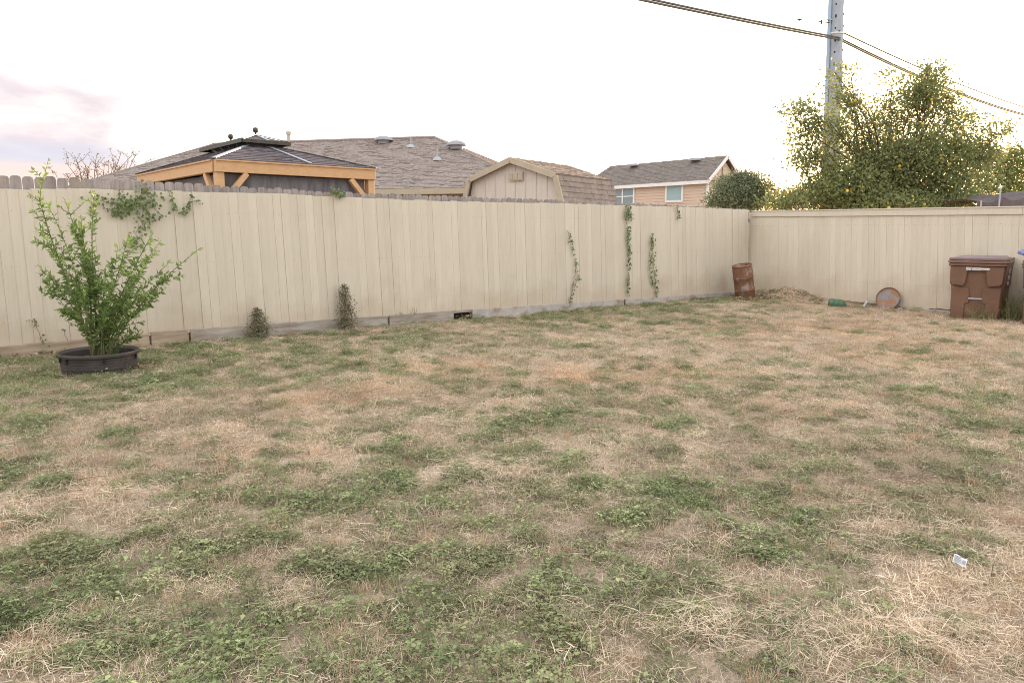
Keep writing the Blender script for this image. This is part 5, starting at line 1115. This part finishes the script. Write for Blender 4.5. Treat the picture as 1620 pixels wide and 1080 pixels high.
# ------------------------------------------------------------------ wheeled carts
def txt(body, size, M4, m_, parent, nm='lettering'):
    cu = bpy.data.curves.new(nm, 'FONT'); cu.body = body; cu.size = size; cu.align_x = 'CENTER'; cu.align_y = 'CENTER'; cu.extrude = .001
    to = bpy.data.objects.new('t', cu); COL.objects.link(to); bpy.context.view_layer.update(); me_ = bpy.data.meshes.new_from_object(to); bpy.data.objects.remove(to)
    me_.transform(M4); me_.materials.clear(); me_.materials.append(m_); o = bpy.data.objects.new(nm, me_); COL.objects.link(o); o.parent = parent; return o
def cart(loc, rz, label):
    t = empty('wheeled_cart', loc, rz); tag(t, label, 'bin', 'brown wheeled trash carts'); H_ = 1.07
    W0, W1, D0, D1 = .39, .43, .36, .42          # half width / half depth, bottom / top
    def P(x, y, z): f = z / H_; return Vector((x * (W0 + (W1 - W0) * f), y * (D0 + (D1 - D0) * f), z))
    b = MB(); n_ = 6; lv = [0, .05, .35, .62, .70, H_]
    # rounded rectangular shell, front recessed below the shoulders
    ring = [(-1, -.90), (-.90, -1), (.90, -1), (1, -.90), (1, .92), (.92, 1), (-.92, 1), (-1, .92)]
    def loop(z, s_=1.0, yin=0.0): return [P(x * s_, (y * s_ + (yin if y < 0 else 0)), z) for x, y in ring]
    rows = [loop(0.0, .97, .02), loop(.05, 1, .02), loop(.60, 1, .02), loop(H_, 1, .02)]
    vs = [q for rw in rows for q in rw]; fs = []
    for i in range(len(rows) - 1):
        for k in range(8): fs.append((8 * i + k, 8 * i + (k + 1) % 8, 8 * i + 8 + (k + 1) % 8, 8 * i + 8 + k))
    fs.append(tuple(range(8))[::-1]); b.add(vs, fs); body = b.build('body', M['brownplastic'], t, smooth=True)
    def front(poly, depth, nm, parent, m_=None, y0=-.985, bev=.012):
        a = [P(x, y0, z) for x, z in poly]; c_ = MB().prism([q - Vector((0, .0, 0)) for q in a], Vector((0, -depth, 0))); return c_.build(nm, m_ or M['brownplastic'], parent, bevel=bev, smooth=True, fixn=True)
    # shoulders: inverted U standing proud
    front([(-1.0, H_ - .10), (-1.0, .66), (-.90, .62), (-.48, .60), (-.40, .66), (-.34, .88), (.34, .88), (.40, .66), (.48, .60), (.90, .62), (1.0, .66), (1.0, H_ - .10)], .060, 'shoulder', body)
    # lower legs and middle panel
    front([(-.96, .0), (-.96, .58), (-.30, .58), (-.24, .52), (-.24, .30), (-.40, .28), (-.42, .0)], .020, 'front_panel', body)
    front([(.96, .0), (.96, .58), (.30, .58), (.24, .52), (.24, .30), (.40, .28), (.42, .0)], .020, 'front_panel', body)
    front([(-.38, .0), (-.38, .27), (-.22, .29), (.22, .29), (.38, .27), (.38, .0)], .002, 'kick_recess', body, M['brownplastic'], y0=-.975)
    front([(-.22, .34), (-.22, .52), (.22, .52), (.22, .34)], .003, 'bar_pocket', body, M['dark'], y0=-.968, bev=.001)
    q0, q1 = P(-.27, -1.02, .375), P(.27, -1.02, .375); MB().tube([q0, q1], .020, 10).build('lift_bar', M['galv'], t, smooth=True)
    # side ribs
    for s2 in (-1, 1):
        MB().hexa([P(s2 * 1.0, -.9, .62), P(s2 * 1.04, -.9, .64), P(s2 * 1.04, .85, .64), P(s2 * 1.0, .85, .62), P(s2 * 1.0, -.9, H_ - .10), P(s2 * 1.04, -.9, H_ - .10), P(s2 * 1.04, .85, H_ - .10), P(s2 * 1.0, .85, H_ - .10)]).build('side_panel', M['brownplastic'], body, fixn=True)
    # rim and lid
    def slab(z0, z1, gx, gy0, gy1, nm, m_, bev=.008, top=1.0, par=t):
        a = [Vector((-W1 - gx, -D1 - gy0, z0)), Vector((W1 + gx, -D1 - gy0, z0)), Vector((W1 + gx, D1 + gy1, z0)), Vector((-W1 - gx, D1 + gy1, z0))]
        return MB().hexa(a + [Vector((q.x * top, q.y * top, z1)) for q in a]).build(nm, m_, par, bevel=bev, smooth=True)
    slab(H_ - .10, H_ - .055, .018, .075, .03, 'rim', M['brownplastic']); slab(H_ - .05, H_ - .005, .028, .085, .04, 'rim_lip', M['brownlid'])
    ld_ = slab(H_, H_ + .045, .022, .07, .10, 'lid', M['brownlid'], top=.985)
    slab(H_ + .04, H_ + .075, -.05, .02, -.02, 'lid_panel', M['lidpanel'], bev=.006, top=.88, par=ld_)
    for s2 in (-1, 1):
        MB().hexa([Vector((s2 * W1 * .99, -.25, H_ - .01)), Vector((s2 * W1 * 1.06, -.25, H_ - .01)), Vector((s2 * W1 * 1.06, D1 + .14, H_ - .03)), Vector((s2 * W1 * .99, D1 + .14, H_ - .03)), Vector((s2 * W1 * .99, -.25, H_ + .03)), Vector((s2 * W1 * 1.06, -.25, H_ + .03)), Vector((s2 * W1 * 1.06, D1 + .15, H_ + .06)), Vector((s2 * W1 * .99, D1 + .15, H_ + .06))]).build('lid_hinge', M['brownlid'], ld_, bevel=.006, fixn=True)
        T = Matrix.Translation((s2 * (W0 + .02), D0 - .02, .13)) @ Matrix.Rotation(R(90), 4, 'Y')
        wh = MB().lathe([(.10, -.03), (.125, -.035), (.13, -.02), (.13, .02), (.125, .035), (.10, .03)], 22, T, caps=False).build('wheel', M['rubber'], t, smooth=True)
        MB().lathe([(.001, -.02), (.102, -.025), (.102, .025), (.001, .02)], 16, T).build('wheel_hub', M['blackmetal'], wh, smooth=True)
    MB().tube([(-W1 * .9, D1 + .12, H_ + .01), (W1 * .9, D1 + .12, H_ + .01)], .018, 8).build('handle', M['brownlid'], t, smooth=True)
    MB().tube([(-W0, D0, .13), (W0, D0, .13)], .012, 8).build('axle', M['galv'], t)
    # printed strip on the front
    yf = P(0, -.985, .92).y - .062; RX = Matrix.Rotation(R(90), 4, 'X')
    for x0, x1, hgt_, m_ in ((-.17, -.085, .050, M['decal']), (-.07, .06, .046, M['decal']), (.06, .20, .032, M['decal'])):
        MB().box(((x0 + x1) / 2, yf - .002, .922), (x1 - x0, .003, hgt_)).build('label_strip', m_, t)
    txt('NO', .045, Matrix.Translation((-.128, yf - .0045, .922)) @ RX, M['decalgrey'], t); txt('DUMP', .042, Matrix.Translation((-.004, yf - .0045, .922)) @ RX, M['decalgrey'], t)
    # stamped numbers on the side
    RS = Matrix.Rotation(R(90), 4, 'Z') @ RX; sx = P(1.04, 0, .85).x + .004
    txt('CI', .13, Matrix.Translation((sx + .004, -.02, .87)) @ RS, M['decal'], t); txt('95B', .115, Matrix.Translation((sx, -.05, .76)) @ RS, M['decal'], t); txt('0050', .10, Matrix.Translation((sx - .002, -.06, .66)) @ RS, M['decal'], t)
    return t
# stand the carts so the front lower edge meets the sight line of the photo
b = gnd(1540, 505); rz = R(-41); fwd = Vector((-math.sin(rz) * -1, 0, 0)); n_c = Matrix.Rotation(rz, 3, 'Z') @ Vector((0, 1, 0)); cl = b + n_c * .37; cart(Vector((cl.x, cl.y, 0.0)), rz, 'brown wheeled trash cart with white lettering, wholly in view')
b = gnd(1660, 517); cl2 = b + n_c * .37; cart(Vector((cl2.x, cl2.y, 0)), rz, 'second brown trash cart cut off by the right edge')
# blue bag on the second cart
def bag():
    bm = bmesh.new(); bmesh.ops.create_icosphere(bm, subdivisions=4, radius=1)
    for v in bm.verts:
        q = v.co.copy(); n1 = math.sin(q.x * 9 + q.z * 5) * math.sin(q.y * 8 - q.z * 7) * .10 + math.sin(q.z * 19 + q.y * 11) * .04
        v.co = Vector((q.x * .17, q.y * .15, q.z * .085)) * (1 + n1)
        if q.x < -.9: v.co.x -= .06
    for f in bm.faces: f.smooth = True
    me_ = bpy.data.meshes.new('blue_bag'); bm.to_mesh(me_); bm.free(); me_.materials.append(M['bluebag']); o = bpy.data.objects.new('blue_bag', me_); COL.objects.link(o)
    q = at(1634, 397, cl2.y - .35); o.location = Vector((q.x, q.y, 1.245)); tag(o, 'crumpled blue plastic bag on the cart at the right edge', 'bag')
bag()

# ------------------------------------------------------------------ paper tag on the lawn
def paper():
    q = gnd(1517, 903); t = empty('paper_tag', Vector((q.x, q.y, float(hgt(np.array([q.x]), np.array([q.y]))[0]) + .055)), R(-28)); t.rotation_euler = (Matrix.Rotation(R(34), 3, 'X') @ Matrix.Rotation(R(-33), 3, 'Z')).to_euler(); tag(t, 'small white printed paper tag lying on the straw', 'paper')
    n_ = 6; s2 = .058; vs = []; fs = []
    for i in range(n_ + 1):
        for j in range(n_ + 1): vs.append((s2 * (i / n_ - .5), s2 * .92 * (j / n_ - .5), .004 * math.sin(i * 1.1) + .003 * math.cos(j * 1.3)))
    for i in range(n_):
        for j in range(n_): a = i * (n_ + 1) + j; fs.append((a, a + n_ + 1, a + n_ + 2, a + 1))
    mb = MB().add(vs, fs); mb.add([(x, y, z - .0015) for x, y, z in vs], [f[::-1] for f in fs]); mb.build('sheet', M['decal'], t)
    for k in range(5): MB().box((-.012, -.020 + k * .0085, .0085), (.030, .0035, .0008)).build('print_line', M['decalgrey'], t)
    MB().box((.016, -.006, .0085), (.014, .022, .0008)).build('print_block', M['decalgrey'], t)
paper()
